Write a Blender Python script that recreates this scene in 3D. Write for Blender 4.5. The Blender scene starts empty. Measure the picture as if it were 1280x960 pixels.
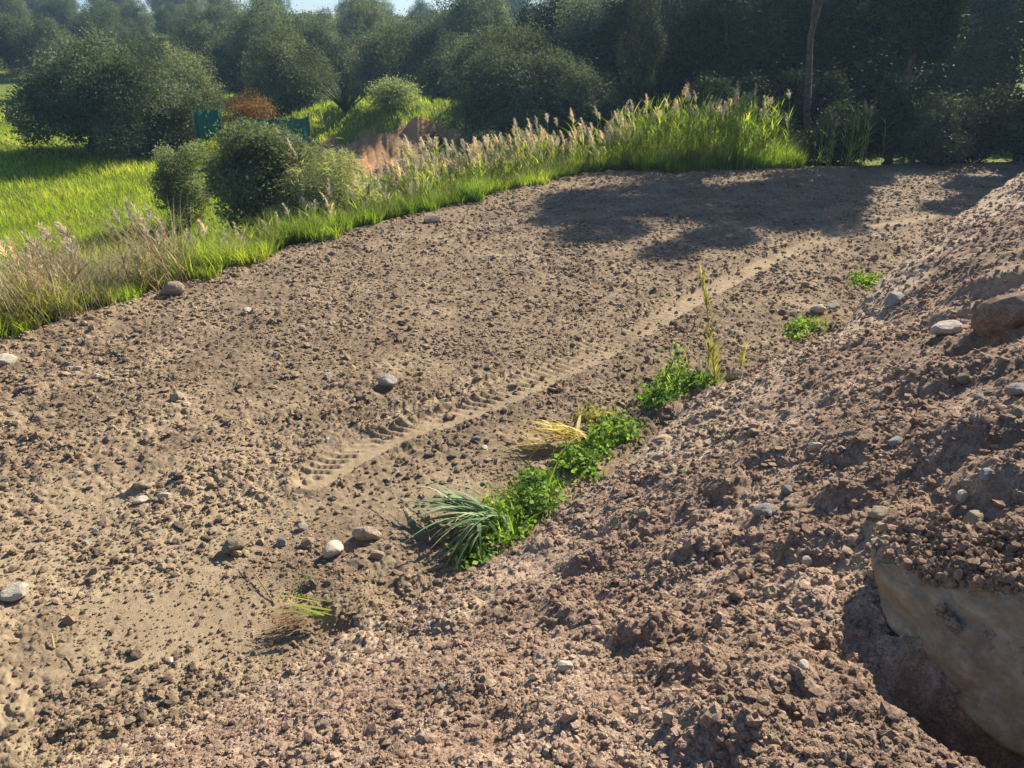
import bpy, math, random
import numpy as np
from mathutils import Vector, Matrix

scene = bpy.context.scene
R = math.radians
# ------------------------------------------------------------------ camera
FPX = 924.0                      # focal length in pixels of a 1280 wide picture
PITCH = math.atan(440.0 / FPX)   # horizon sits 440 px above the middle
CAMZ = 4.0
cam_d = bpy.data.cameras.new('camera')
cam = bpy.data.objects.new('camera', cam_d)
scene.collection.objects.link(cam)
cam.location = (0, 0, CAMZ)
cam.rotation_euler = (R(90) - PITCH, 0, 0)
cam_d.sensor_width = 36
cam_d.lens = 36 * FPX / 1280
cam_d.clip_start = 0.05
cam_d.clip_end = 3000
scene.camera = cam
# ------------------------------------------------------------------ light
SUN_EL = R(34)
SUN_AZ = R(38)  # clockwise from +Y
world = bpy.data.worlds.new('World')
scene.world = world
world.use_nodes = True
wn = world.node_tree
sky = wn.nodes.new('ShaderNodeTexSky')
sky.sky_type = 'NISHITA'
sky.sun_disc = False
sky.sun_elevation = SUN_EL
sky.sun_rotation = SUN_AZ
sky.air_density = 1.0
sky.dust_density = .3
sky.ozone_density = 5
wn.links.new(sky.outputs[0], wn.nodes['Background'].inputs[0])
wn.nodes['Background'].inputs[1].default_value = 0.062
sl = bpy.data.lights.new('sun', 'SUN')
sl.energy = 5.0
sl.angle = R(0.5)
sl.color = (1.0, 0.90, 0.73)
sun = bpy.data.objects.new('sun', sl)
scene.collection.objects.link(sun)
sdir = Vector((math.sin(SUN_AZ) * math.cos(SUN_EL), math.cos(SUN_AZ) * math.cos(SUN_EL), math.sin(SUN_EL)))
sun.rotation_euler = sdir.to_track_quat('Z', 'Y').to_euler()
sun.location = sdir * 60
scene.view_settings.view_transform = 'Standard'
scene.view_settings.look = 'None'
scene.view_settings.gamma = 1
scene.view_settings.exposure = 1.12

# ------------------------------------------------------------------ numeric noise
def _h(ix, iy, seed):
    n = (ix.astype(np.int64) * 374761393 + iy.astype(np.int64) * 668265263 + seed * 974711) & 0xffffffff
    n = ((n ^ (n >> 13)) * 1274126177) & 0xffffffff
    n = ((n ^ (n >> 16)) * 2246822519) & 0xffffffff
    n = n ^ (n >> 15)
    return n.astype(np.float64) / 4294967295.0

def vnoise(x, y, seed=0):
    ix = np.floor(x); iy = np.floor(y)
    fx = x - ix; fy = y - iy
    fx = fx * fx * fx * (fx * (fx * 6 - 15) + 10); fy = fy * fy * fy * (fy * (fy * 6 - 15) + 10)
    a = _h(ix, iy, seed); b = _h(ix + 1, iy, seed); c = _h(ix, iy + 1, seed); d = _h(ix + 1, iy + 1, seed)
    return (a + (b - a) * fx) * (1 - fy) + (c + (d - c) * fx) * fy

def fbm(x, y, seed=0, octv=4, gain=0.5):
    s = 0; a = 1; t = 0
    for k in range(octv):
        c, sn = math.cos(0.6 * k + .3), math.sin(0.6 * k + .3)
        s = s + a * (vnoise((x * c - y * sn) * 2 ** k, (x * sn + y * c) * 2 ** k, seed + 17 * k) - .5)
        t += a; a *= gain
    return s / t * 2          # about -1..1

def worley(x, y, seed=0):
    ix = np.floor(x); iy = np.floor(y)
    f = np.full(x.shape, 9.0); idv = np.zeros(x.shape)
    for a in (-1, 0, 1):
        for b in (-1, 0, 1):
            jx = ix + a; jy = iy + b
            px = jx + _h(jx, jy, seed); py = jy + _h(jx, jy, seed + 5)
            d = (px - x) ** 2 + (py - y) ** 2
            m = d < f
            f = np.where(m, d, f); idv = np.where(m, _h(jx, jy, seed + 9), idv)
    return np.sqrt(f), idv

def sstep(a, b, v):
    t = np.clip((v - a) / (b - a), 0, 1)
    return t * t * (3 - 2 * t)

def seg_dist(x, y, pts):
    """distance to polyline, signed (+ on the left of its direction), and run length"""
    best = np.full(x.shape, 1e9); sg = np.zeros(x.shape); run = np.zeros(x.shape); acc = 0
    for (ax, ay), (bx, by) in zip(pts[:-1], pts[1:]):
        dx, dy = bx - ax, by - ay; L2 = dx * dx + dy * dy
        t = np.clip(((x - ax) * dx + (y - ay) * dy) / L2, 0, 1)
        ex = x - ax - t * dx; ey = y - ay - t * dy
        d = ex * ex + ey * ey
        m = d < best
        best = np.where(m, d, best)
        sg = np.where(m, dx * (y - ay) - dy * (x - ax), sg)
        run = np.where(m, acc + t * math.sqrt(L2), run)
        acc += math.sqrt(L2)
    return np.sqrt(best) * np.sign(sg), run

# ------------------------------------------------------------------ lay of the land
EDGE = [(-22, -2), (-12, 4.6), (-9.2, 7.2), (-7.3, 9.7), (-6.0, 12.05), (-3.8, 15.9), (0, 21.0), (2.2, 23.6), (8.2, 24.6), (20, 26), (60, 30)]
def plane_pt(u, v, z=0.0):
    a = (u - 640) / FPX; b = (480 - v) / FPX
    dy = math.cos(PITCH) + math.sin(PITCH) * b; dz = -math.sin(PITCH) + math.cos(PITCH) * b
    t = (z - CAMZ) / dz
    return a * t, dy * t
TRACK_A = [plane_pt(*p) for p in ((395, 600), (470, 556), (560, 524), (640, 495), (740, 448), (830, 397), (920, 346), (1050, 288), (1180, 268))]
TRACK_B = [plane_pt(*p) for p in ((470, 530), (560, 500), (640, 476), (720, 440), (800, 392), (880, 345), (980, 300), (1060, 274))]
FOOT_S = [-9, -5, -2.1, 0, 1.5, 3.0, 5.9, 9, 14.8, 20, 30]
FOOT_D = [-3.2, -1.2, -0.40, 0.0, -0.05, -0.12, 0.28, 0.30, 0.28, 0.5, 0.9]
# lumps and hollows of the heap: pixel, radius m, height m
BUMPS = []

def mound_coords(x, y):
    s = x * .66 + (y - 5.07) * .751
    d = x * .751 - (y - 5.07) * .66
    d = d - np.interp(s, FOOT_S, FOOT_D)
    d = d + .10 * fbm(s * .9, d * .3, 41, 3) + .05 * fbm(s * 3, d * 1.5, 43, 2)
    return s, d

def macro(x, y):
    x = np.asarray(x, float); y = np.asarray(y, float)
    s, d = mound_coords(x, y)
    near = 1 - sstep(30, 45, y)
    lump = .5 + .5 * fbm(s * 1.3, d * 1.3, 51, 3)
    edge = (.13 + .10 * vnoise(s * .8, s * 0, 47)) * sstep(0, .28, d) * sstep(-1.5, 1, s) + .10 * sstep(1.5, 4, s) * sstep(0, .2, d) + .52 * sstep(5.5, 9.5, s) * sstep(0, .24, d)
    dd = np.maximum(d, 0)
    prof = np.where(dd < 3.4, .56 * dd, .56 * 3.4 + .18 * (dd - 3.4))
    prof = np.minimum(prof, 3.2)
    m = (prof + edge + sstep(.15, 1.0, d) * (.18 * (lump - .5))) * near
    e, _ = seg_dist(x, y, EDGE)
    e = e + .15 * fbm(x * .8, y * .8, 61, 2)
    f = .05 * fbm(x * .35, y * .35, 71, 2)
    rightfade = 1 - sstep(1.5, 6, x)
    drop = (-.25 - .95 * rightfade) * sstep(0.0, 1.8, e)
    rise = .32 * sstep(2.5, 7, e) + .010 * np.maximum(y - 28, 0) * sstep(3, 8, e)
    rise = np.minimum(rise, 3.5) + .25 * fbm(x * .12, y * .12, 73, 3) * sstep(3, 9, e)
    hill = 6.0 * sstep(60, 190, np.hypot(x, y)) + 3.0 * fbm(x * .012, y * .012, 75, 3) * sstep(60, 200, np.hypot(x, y))
    z = f * (1 - sstep(0, 1, e)) + drop + rise + hill
    # the red cut bank and the dirt clearing in front of it
    bx, by = -5.6, 32.6
    cut = sstep(-.8, 4.6, (y - by) + .35 * (x - bx) + .5 * fbm(x * .6, y * .6, 77, 2))
    loc = np.exp(-(((x - bx) / 6.0) ** 4)) * (1 - sstep(37, 48, y)) * sstep(29.5, 31, y)
    z = z + loc * cut * (1.7 + .25 * fbm(x * 1.5, y * 1.5, 78, 3) + .2 * fbm(x * 4, y * 1.2, 79, 3))
    z = np.maximum(z, -5)
    z = np.where(d > 0, np.maximum(z, 0) * 0 + z + m, z)
    for bxx, byy, br, bh in BUMPS:
        q = ((x - bxx) ** 2 + (y - byy) ** 2) / (br * br)
        z = z + bh * np.exp(-q * q)
    return z

def G(u, v, dz=0.0, tmax=120):
    """the point of the ground seen at a pixel of the photograph"""
    a = (u - 640) / FPX; b = (480 - v) / FPX
    dy = math.cos(PITCH) + math.sin(PITCH) * b; dzr = -math.sin(PITCH) + math.cos(PITCH) * b
    t = np.exp(np.linspace(math.log(1.0), math.log(tmax), 1500))
    g = macro(a * t, dy * t) - (CAMZ + dzr * t)
    i = int(np.argmax(g > 0)) if (g > 0).any() else len(t) - 1
    if i > 0:
        f = -g[i - 1] / (g[i] - g[i - 1] + 1e-9); tt = t[i - 1] + (t[i] - t[i - 1]) * f
    else: tt = t[0]
    x, y = a * tt, dy * tt
    return Vector((x, y, float(macro(np.array([x]), np.array([y]))[0]) + dz))

_b = []
for u, v, r, h in ((735, 705, .20, .10), (700, 760, .16, .07), (800, 790, .16, .09), (880, 680, .17, .08), (1010, 690, .16, .08), (905, 610, .16, .08), (960, 570, .18, .06),
                   (990, 735, .13, .07), (560, 770, .2, .05), (440, 760, .22, .08), (860, 835, .14, .07), (1070, 610, .2, .07), (1120, 660, .16, .08), (1180, 560, .2, .08),
                   (1240, 360, .35, .22), (1100, 430, .3, .10), (1190, 400, .25, .12), (930, 545, .2, .06), (1040, 500, .2, .07), (1160, 480, .22, .07), (840, 520, .22, .10), (1010, 760, .12, .07),
                   (1060, 560, .15, .06), (1240, 600, .18, .08), (1150, 815, .12, -.12), (1235, 850, .18, -.26), (1330, 880, .24, -.30), (1130, 765, .06, -.05), (1190, 800, .12, -.10), (1260, 820, .16, -.14), (1340, 820, .18, -.14), (1240, 900, .2, -.12), (1330, 930, .22, -.16), (1225, 430, .24, -.24), (1130, 800, .28, -.16), (1040, 800, .10, -.06), (375, 742, .10, -.07), (1200, 860, .26, -.16),
                   (780, 650, .15, .05), (680, 680, .14, .05), (960, 850, .16, .09), (900, 900, .2, .1), (600, 850, .2, .06), (700, 900, .2, .08), (330, 395, .5, .04), (180, 480, .5, .03)):
    g = G(u, v); _b.append((g.x, g.y, r, h * (1.15 if h > 0 and r < .3 else 1)))
BUMPS.extend(_b)
HOLE = G(14, 374)
BUMPS.append((HOLE.x, HOLE.y, .8, -.7))

def micro(x, y, e, d):
    """small relief of the bare soil"""
    ta, ra = seg_dist(x, y, TRACK_A); tb, rb = seg_dist(x, y, TRACK_B)
    ta = ta + .035 * fbm(ra * 1.5, ta * 2, 86, 3); onA = (1 - sstep(.15, .24, np.abs(ta))); onB = 1 - sstep(.12, .20, np.abs(tb))
    mound = sstep(-.05, .15, d)
    soil = 1 - sstep(.1, .8, e)
    rough = .30 + .28 * sstep(6, 8.5, y); rough = rough + (1 - rough) * sstep(-.30, .35, fbm(x * .55, y * .55, 81, 3))
    rough = rough * (1 - .8 * onA) * (1 - .5 * onB)
    sx, sy = plane_pt(230, 770)
    rough = rough * (1 - .75 * np.exp(-(((x - sx) / 1.0) ** 2 + ((y - sy) / .45) ** 2)))
    sx, sy = plane_pt(660, 430)
    rough = rough * (1 - .6 * np.exp(-(((x - sx) / .9) ** 2 + ((y - sy) / .7) ** 2)))
    rough = rough + mound * (.75 - rough) * .9
    r = np.hypot(x, y)
    wx = x + .03 * fbm(x * 9, y * 9, 82, 2); wy = y + .03 * fbm(x * 9 + 7, y * 9, 83, 2)
    z = .020 * fbm(wx * 3.2, wy * 3.2, 84, 3)
    z = z + .016 * fbm(wx * 11, wy * 11, 85, 3, .6)
    for cell, amp, thr, sd in ((.30, .05, .62, 91), (.13, .030, .45, 92), (.06, .016, .35, 93), (.028, .008, .3, 94)):
        f, i = worley(wx / cell, wy / cell, sd)
        k = np.clip((i - thr) / (1 - thr), 0, 1)
        hgt = np.clip(.62 * (.5 + .5 * k) - f, 0, .3) / .3
        keep = (r * .0013 < cell * .5)
        z = z + amp * np.sqrt(hgt) * (i > thr) * (.4 + .6 * k) * np.where(cell > .2, sstep(.5, 1.0, rough), 1) * keep
    z = z * rough
    z = z * (1 + .15 * mound)
    # wheel ruts with lug prints
    side = ta
    lug = (np.abs(((ra + np.abs(ta + .09) * .7) / .125) % 1 - .5) * 2)
    band = (1 - sstep(.11, .14, np.abs(ta - .10)))
    fresh = .55 + .45 * (1 - sstep(4.5, 6.5, ra))
    z = z - .024 * onA + .028 * sstep(.45, .75, lug) * band * fresh * sstep(-.75, .1, fbm(x * 3.5, y * 3.5, 87, 3))
    z = z + .036 * np.exp(-((np.abs(ta) - .27) / .05) ** 2) * (.5 + .6 * vnoise(ra * 5, ta * 3, 97))
    lug2 = (np.abs(((rb - np.abs(tb) * .7) / .13) % 1 - .5) * 2)
    z = z - .022 * onB + .024 * sstep(.45, .75, lug2) * onB * .7 + .03 * np.exp(-((np.abs(tb) - .19) / .045) ** 2)
    # shallow harrow lines running with the wheels on the right part of the field
    hl = np.abs(((ta + .06 * fbm(ra * .8, ta, 98, 2)) / .17) % 1 - .5) * 2
    z = z + .030 * (hl - .5) * (1 - sstep(1.1, 1.7, np.abs(ta + .9))) * sstep(-.5, .2, fbm(x * 1.5, y * 1.5, 88, 2)) * sstep(1.2, 2.5, ra) * (1 - onA) * (1 - mound)
    # cracks in the heap
    c1, _ = worley(x * 1.7 + .3 * fbm(x * 4, y * 4, 101, 2), y * 1.7, 103)
    dust = np.clip((onA * 1.1 + .8 * onB) * sstep(-.7, .2, fbm(x * 2.2, y * 2.2, 105, 4)), 0, 1)
    px_, py_ = plane_pt(120, 740)
    dust = np.clip(dust * .55 + .95 * np.exp(-(((x - px_) / 3.0) ** 2 + ((y - py_) / 2.6) ** 2) ** 1.5) * sstep(-.7, .3, fbm(x * 1.1, y * 1.1, 107, 3)), 0, 1)
    dust = np.where(d > 0, sstep(-.25, .35, fbm(x * .9, y * .9, 106, 3) + .55 - d * .55), dust)
    return z * soil + (1 - soil) * (.03 * fbm(x * 3, y * 3, 104, 2) * (r < 60) + .16 * fbm(x * 2.6, y * 1.1, 108, 4, .65) * np.exp(-(((x + 5.3) / 4.2) ** 4)) * np.exp(-(((y - 32.5) / 4.) ** 4))), dust

def H(x, y):
    x = np.asarray(x, float); y = np.asarray(y, float)
    e, _ = seg_dist(x, y, EDGE); _, d = mound_coords(x, y)
    m, _d = micro(x, y, e, d)
    return macro(x, y) + m

# ------------------------------------------------------------------ mesh helpers
COL = scene.collection
def mk_mesh(name, V, F, tint=None, smooth=True, attrs=None):
    me = bpy.data.meshes.new(name)
    V = np.ascontiguousarray(V, dtype=np.float32); F = np.ascontiguousarray(F, dtype=np.int32)
    k = F.shape[1]
    me.vertices.add(len(V)); me.vertices.foreach_set('co', V.ravel())
    me.loops.add(F.size); me.loops.foreach_set('vertex_index', F.ravel())
    me.polygons.add(len(F))
    me.polygons.foreach_set('loop_start', np.arange(0, F.size, k, dtype=np.int32))
    me.polygons.foreach_set('loop_total', np.full(len(F), k, dtype=np.int32))
    me.polygons.foreach_set('use_smooth', np.full(len(F), smooth, dtype=bool))
    me.update(calc_edges=True)
    at = dict(attrs or {})
    if tint is not None: at['tint'] = tint
    for nm, val in at.items():
        a = me.attributes.new(nm, 'FLOAT', 'POINT')
        a.data.foreach_set('value', np.ascontiguousarray(val, dtype=np.float32))
    return me

def tag(o, label=None, cat=None, group=None, kind=None):
    if label: o['label'] = label
    if cat: o['category'] = cat
    if group: o['group'] = group
    if kind: o['kind'] = kind
    return o

def add(name, me, mat=None, parent=None, loc=None):
    o = bpy.data.objects.new(name, me); COL.objects.link(o)
    if mat and me and not me.materials: me.materials.append(mat)
    if parent: o.parent = parent
    if loc is not None: o.location = loc
    return o

def empty(name, loc, rz=0.0, sc=1.0):
    o = bpy.data.objects.new(name, None); COL.objects.link(o)
    o.location = loc; o.rotation_euler = (0, 0, rz); o.scale = (sc,) * 3 if not hasattr(sc, '__len__') else sc
    o.empty_display_size = .2
    return o

def copy_tree(o, parent=None):
    c = o.copy(); COL.objects.link(c); c.parent = parent
    for ch in list(KIDS.get(o.name, [])):
        k = copy_tree(ch, c); KIDS.setdefault(c.name, []).append(k)
    return c
KIDS = {}
def part(name, me, mat, parent):
    o = add(name, me, mat, parent); KIDS.setdefault(parent.name, []).append(o); return o

class Acc:
    """collects pieces with equal face size"""
    def __init__(s): s.V = []; s.F = []; s.T = []; s.n = 0
    def put(s, V, F, T):
        s.V.append(V); s.F.append(F + s.n); s.T.append(T); s.n += len(V)
    def mesh(s, name, smooth=True):
        return mk_mesh(name, np.concatenate(s.V), np.concatenate(s.F), np.concatenate(s.T), smooth)

def blades(rng, P, L, W, az, lean, curl, segs=4, tint=None, droop=0.0, rise=1.0):
    """grass blades: base points P (n,3), length, width, lean azimuth, lean amount, curl"""
    n = len(P)
    t = np.linspace(0, 1, segs + 1)
    hx, hy = np.cos(az), np.sin(az)
    out = lean[:, None] * t + curl[:, None] * t ** 2
    up = rise * t[None, :] * np.sqrt(np.maximum(1 - (lean[:, None]) ** 2 * .6, .15)) - (curl[:, None] * .45 + droop) * t ** 2.2
    tw = az + np.pi / 2 + rng.normal(0, .5, n)
    wx, wy = np.cos(tw), np.sin(tw)
    prof = W[:, None] * np.clip(np.minimum(1, (1.02 - t) * 1.8), .04, 1) * (.7 + .3 * np.sin(np.pi * np.minimum(t * 1.6, 1)))[None, :]
    cx = P[:, 0:1] + L[:, None] * out * hx[:, None]; cy = P[:, 1:2] + L[:, None] * out * hy[:, None]; cz = P[:, 2:3] + L[:, None] * up
    V = np.empty((n, segs + 1, 2, 3))
    for k, sg in ((0, -.5), (1, .5)):
        V[:, :, k, 0] = cx + sg * prof * wx[:, None]; V[:, :, k, 1] = cy + sg * prof * wy[:, None]; V[:, :, k, 2] = cz + sg * prof * .25
    idx = np.arange(n * (segs + 1) * 2).reshape(n, segs + 1, 2)
    F = np.stack([idx[:, :-1, 0], idx[:, :-1, 1], idx[:, 1:, 1], idx[:, 1:, 0]], -1).reshape(-1, 4)
    if tint is None: tint = rng.random(n)
    T = np.repeat(tint, (segs + 1) * 2)
    return V.reshape(-1, 3), F, T

def leaves(rng, C, size, asp=.4, flat=.3, tint=None):
    """leaf shaped quads at centres C"""
    n = len(C)
    a = rng.normal(0, 1, (n, 3)); a[:, 2] *= 1 - flat; a /= np.linalg.norm(a, axis=1)[:, None]
    b = rng.normal(0, 1, (n, 3)); b -= (b * a).sum(1)[:, None] * a; b /= np.linalg.norm(b, axis=1)[:, None]
    s = (size * rng.uniform(.6, 1.3, n))[:, None]
    V = np.stack([C - a * s * .5, C + b * s * asp * .5, C + a * s * .5, C - b * s * asp * .5], 1)
    F = np.arange(n * 4).reshape(n, 4)
    if tint is None: tint = rng.random(n)
    return V.reshape(-1, 3), F, np.repeat(tint, 4)

def tube(pts, rad, sides=6):
    pts = np.asarray(pts, float); n = len(pts); rad = np.broadcast_to(rad, (n,))
    V = []
    for i in range(n):
        tg = pts[min(i + 1, n - 1)] - pts[max(i - 1, 0)]; tg /= np.linalg.norm(tg) + 1e-9
        a = np.cross(tg, (0.3, .9, .1)); a /= np.linalg.norm(a) + 1e-9; b = np.cross(tg, a)
        for k in range(sides):
            an = 2 * np.pi * k / sides
            V.append(pts[i] + rad[i] * (math.cos(an) * a + math.sin(an) * b))
    F = []
    for i in range(n - 1):
        for k in range(sides):
            F.append((i * sides + k, i * sides + (k + 1) % sides, (i + 1) * sides + (k + 1) % sides, (i + 1) * sides + k))
    return np.array(V), np.array(F), np.full(len(V), .5)

# ------------------------------------------------------------------ materials
def newmat(name):
    m = bpy.data.materials.new(name); m.use_nodes = True
    nt = m.node_tree; nt.nodes.clear()
    out = nt.nodes.new('ShaderNodeOutputMaterial')
    return m, nt, out
def ramp(nt, fac, stops):
    r = nt.nodes.new('ShaderNodeValToRGB')
    el = r.color_ramp.elements
    while len(el) < len(stops): el.new(.5)
    for e, (p, c) in zip(el, stops): e.position = p; e.color = (*c, 1)
    nt.links.new(fac, r.inputs[0]); return r.outputs[0]
def noise(nt, vec, scale, detail=4, rough=.55, dist=0):
    n = nt.nodes.new('ShaderNodeTexNoise'); n.inputs['Scale'].default_value = scale; n.inputs['Detail'].default_value = detail
    n.inputs['Roughness'].default_value = rough; n.inputs['Distortion'].default_value = dist
    nt.links.new(vec, n.inputs['Vector']); return n.outputs[0]
def mix(nt, fac, a, b, mode='MIX'):
    n = nt.nodes.new('ShaderNodeMix'); n.data_type = 'RGBA'; n.blend_type = mode
    for s, v in ((n.inputs[0], fac), (n.inputs[6], a), (n.inputs[7], b)):
        if isinstance(v, (int, float)): s.default_value = v
        elif isinstance(v, tuple): s.default_value = (*v, 1)
        else: nt.links.new(v, s)
    return n.outputs[2]
def attr(nt, name):
    a = nt.nodes.new('ShaderNodeAttribute'); a.attribute_name = name; return a.outputs['Fac']
def pos(nt):
    return nt.nodes.new('ShaderNodeNewGeometry').outputs['Position']
def objc(nt):
    return nt.nodes.new('ShaderNodeTexCoord').outputs['Object']
def bump(nt, h, strength, dist):
    b = nt.nodes.new('ShaderNodeBump'); b.inputs['Strength'].default_value = strength; b.inputs['Distance'].default_value = dist
    nt.links.new(h, b.inputs['Height']); return b.outputs[0]
def princ(nt, out, col, rough=.9, nrm=None, spec=.2):
    p = nt.nodes.new('ShaderNodeBsdfPrincipled')
    if isinstance(col, tuple): p.inputs['Base Color'].default_value = (*col, 1)
    else: nt.links.new(col, p.inputs['Base Color'])
    p.inputs['Roughness'].default_value = rough
    p.inputs['Specular IOR Level'].default_value = spec
    if nrm: nt.links.new(nrm, p.inputs['Normal'])
    if out: nt.links.new(p.outputs[0], out.inputs[0])
    return p

def soil_mat(name, c_dark, c_mid, c_pale, dustc=None):
    m, nt, out = newmat(name); P = pos(nt)
    n1 = noise(nt, P, 1.1, 5, .6); n2 = noise(nt, P, 14, 5, .65); n3 = noise(nt, P, 90, 3, .6)
    nb = noise(nt, P, .45, 3, .5); c = ramp(nt, n1, [(.32, c_dark), (.5, c_mid), (.68, c_pale)])
    c = mix(nt, 1.0, c, ramp(nt, nb, [(.35, (.78, .77, .77)), (.62, (1.12, 1.12, 1.1))]), 'MULTIPLY')
    c2 = ramp(nt, n2, [(.3, c_dark), (.52, c_mid), (.75, c_pale)])
    c = mix(nt, .55, c, c2)
    g = ramp(nt, n3, [(.3, (.62, .60, .58)), (.5, (1, 1, 1)), (.72, (1.45, 1.42, 1.36))])
    c = mix(nt, 1.0, c, g, 'MULTIPLY')
    if dustc: c = mix(nt, attr(nt, 'dust'), c, mix(nt, .35, dustc, c2))
    mh = nt.nodes.new('ShaderNodeMath'); mh.operation = 'ADD'
    nt.links.new(n2, mh.inputs[0]); nt.links.new(noise(nt, P, 160, 3, .7), mh.inputs[1])
    b = bump(nt, mh.outputs[0], .9, .012)
    princ(nt, out, c, .95, b, .1)
    return m
M_field = soil_mat('tilled_soil', (.13, .094, .066), (.26, .193, .133), (.45, .345, .225), (.54, .42, .268))
M_heap = soil_mat('heap_soil', (.13, .084, .062), (.335, .235, .172), (.62, .48, .37), (.52, .41, .285))
M_red = soil_mat('red_earth', (.24, .12, .055), (.42, .235, .125), (.58, .40, .25))
M_clod = soil_mat('clod_soil', (.18, .128, .086), (.34, .252, .168), (.58, .46, .32))

M_lump = soil_mat('damp_lumps', (.10, .072, .055), (.20, .150, .112), (.36, .28, .20))
def stone_mat(name, a, b_, c_):
    m, nt, out = newmat(name); P = objc(nt)
    oi = nt.nodes.new('ShaderNodeObjectInfo')
    n = noise(nt, P, 3.0, 6, .65, .4)
    c = ramp(nt, n, [(.3, a), (.5, b_), (.7, c_)])
    hv = nt.nodes.new('ShaderNodeHueSaturation'); nt.links.new(c, hv.inputs['Color'])
    mr = nt.nodes.new('ShaderNodeMapRange'); nt.links.new(oi.outputs['Random'], mr.inputs[0]); mr.inputs[3].default_value = .75; mr.inputs[4].default_value = 1.25
    nt.links.new(mr.outputs[0], hv.inputs['Value'])
    princ(nt, out, hv.outputs[0], .85, bump(nt, noise(nt, P, 9, 6, .7), .6, .05), .25)
    return m
M_pale = stone_mat('pale_stone', (.36, .31, .24), (.50, .45, .37), (.62, .57, .48))
M_tan = stone_mat('tan_stone', (.22, .17, .12), (.34, .27, .19), (.46, .39, .29))
M_grey = stone_mat('grey_stone', (.20, .19, .17), (.31, .30, .27), (.42, .41, .38))

def foliage_mat(name, stops, transl=.35, rough=.6, nscale=1.2, namp=.5, tt=(1.5, 1.6, .7)):
    m, nt, out = newmat(name)
    c = ramp(nt, attr(nt, 'tint'), stops)
    n = noise(nt, pos(nt), nscale, 3, .5)
    v = ramp(nt, n, [(.3, (1 - namp,) * 3), (.7, (1 + namp * .6,) * 3)])
    c = mix(nt, 1.0, c, v, 'MULTIPLY')
    oi = nt.nodes.new('ShaderNodeObjectInfo')
    c = mix(nt, 1.0, c, ramp(nt, oi.outputs['Random'], [(0, (.78, .84, .80)), (.5, (1, 1, 1)), (1, (1.25, 1.15, .95))]), 'MULTIPLY')
    p = princ(nt, None, c, .75, None, .12)
    t = nt.nodes.new('ShaderNodeBsdfTranslucent')
    ct = mix(nt, 1.0, c, tt, 'MULTIPLY')
    nt.links.new(ct, t.inputs[0])
    ms = nt.nodes.new('ShaderNodeMixShader'); ms.inputs[0].default_value = transl
    nt.links.new(p.outputs[0], ms.inputs[1]); nt.links.new(t.outputs[0], ms.inputs[2])
    nt.links.new(ms.outputs[0], out.inputs[0])
    return m
G3 = lambda a, b, c: [(0, a), (.5, b), (1, c)]
M_olive = foliage_mat('olive_leaves', G3((.06, .08, .055), (.13, .16, .11), (.27, .31, .235)), .25)
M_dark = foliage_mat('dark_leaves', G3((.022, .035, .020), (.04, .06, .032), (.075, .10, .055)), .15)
M_greyb = foliage_mat('grey_green_leaves', G3((.14, .17, .10), (.28, .31, .20), (.48, .50, .35)), .45)
M_reed = foliage_mat('reed_leaves', G3((.13, .21, .04), (.28, .37, .07), (.52, .50, .16)), .5)
M_grass = foliage_mat('meadow_grass_blades', G3((.16, .24, .025), (.35, .42, .045), (.58, .54, .12)), .45, nscale=.5, namp=.35)
M_weed = foliage_mat('weed_leaves', G3((.06, .12, .03), (.17, .29, .07), (.42, .50, .16)), .38, nscale=6, namp=.35)
M_yellow = foliage_mat('yellow_leaves', G3((.28, .24, .06), (.44, .38, .13), (.58, .52, .28)), .35)
M_mustard = foliage_mat('mustard_leaves', G3((.10, .17, .03), (.22, .28, .05), (.50, .44, .05)), .3)
M_shoot = foliage_mat('young_reed_leaves', G3((.26, .27, .05), (.40, .39, .09), (.54, .50, .18)), .35, tt=(1.3, 1.25, .7))
M_straw = foliage_mat('straw', G3((.24, .19, .10), (.42, .34, .20), (.58, .50, .33)), .3, tt=(1.15, 1.1, .85))
M_plume = foliage_mat('plume_down', G3((.50, .44, .34), (.66, .60, .49), (.80, .75, .66)), .4, tt=(1.2, 1.12, .85))
M_silver = foliage_mat('silver_reed_leaves', G3((.05, .11, .05), (.14, .22, .12), (.36, .42, .30)), .3)
M_rust = foliage_mat('rust_leaves', G3((.14, .06, .03), (.25, .11, .05), (.34, .2, .1)), .3)
def bark():
    m, nt, out = newmat('bark'); P = objc(nt)
    princ(nt, out, ramp(nt, noise(nt, P, 6, 5, .6), [(.3, (.06, .045, .035)), (.7, (.20, .165, .13))]), .95, bump(nt, noise(nt, P, 20, 4), .6, .03))
    return m
M_bark = bark()
def ground_green():
    m, nt, out = newmat('grassy_ground'); P = pos(nt)
    c = ramp(nt, noise(nt, P, .35, 5, .6), [(.3, (.085, .13, .02)), (.5, (.16, .22, .035)), (.7, (.25, .28, .06))])
    c = mix(nt, .5, c, ramp(nt, noise(nt, P, 6, 4, .65), [(.3, (.07, .10, .02)), (.7, (.26, .28, .07))]))
    princ(nt, out, c, .95, bump(nt, noise(nt, P, 12, 4), .8, .1), .1)
    return m
M_green = ground_green()
def net_mat():
    m, nt, out = newmat('shade_net'); P = objc(nt)
    princ(nt, out, ramp(nt, noise(nt, P, 1.5, 3), [(.3, (.0, .10, .09)), (.7, (.01, .19, .16))]), .7)
    return m
M_net = net_mat()
M_post = (lambda t: (princ(t[1], t[2], ramp(t[1], noise(t[1], objc(t[1]), 8, 3), [(.3, (.12, .10, .08)), (.7, (.22, .19, .16))]), .8), t[0])[1])(newmat('weathered_post'))

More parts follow.
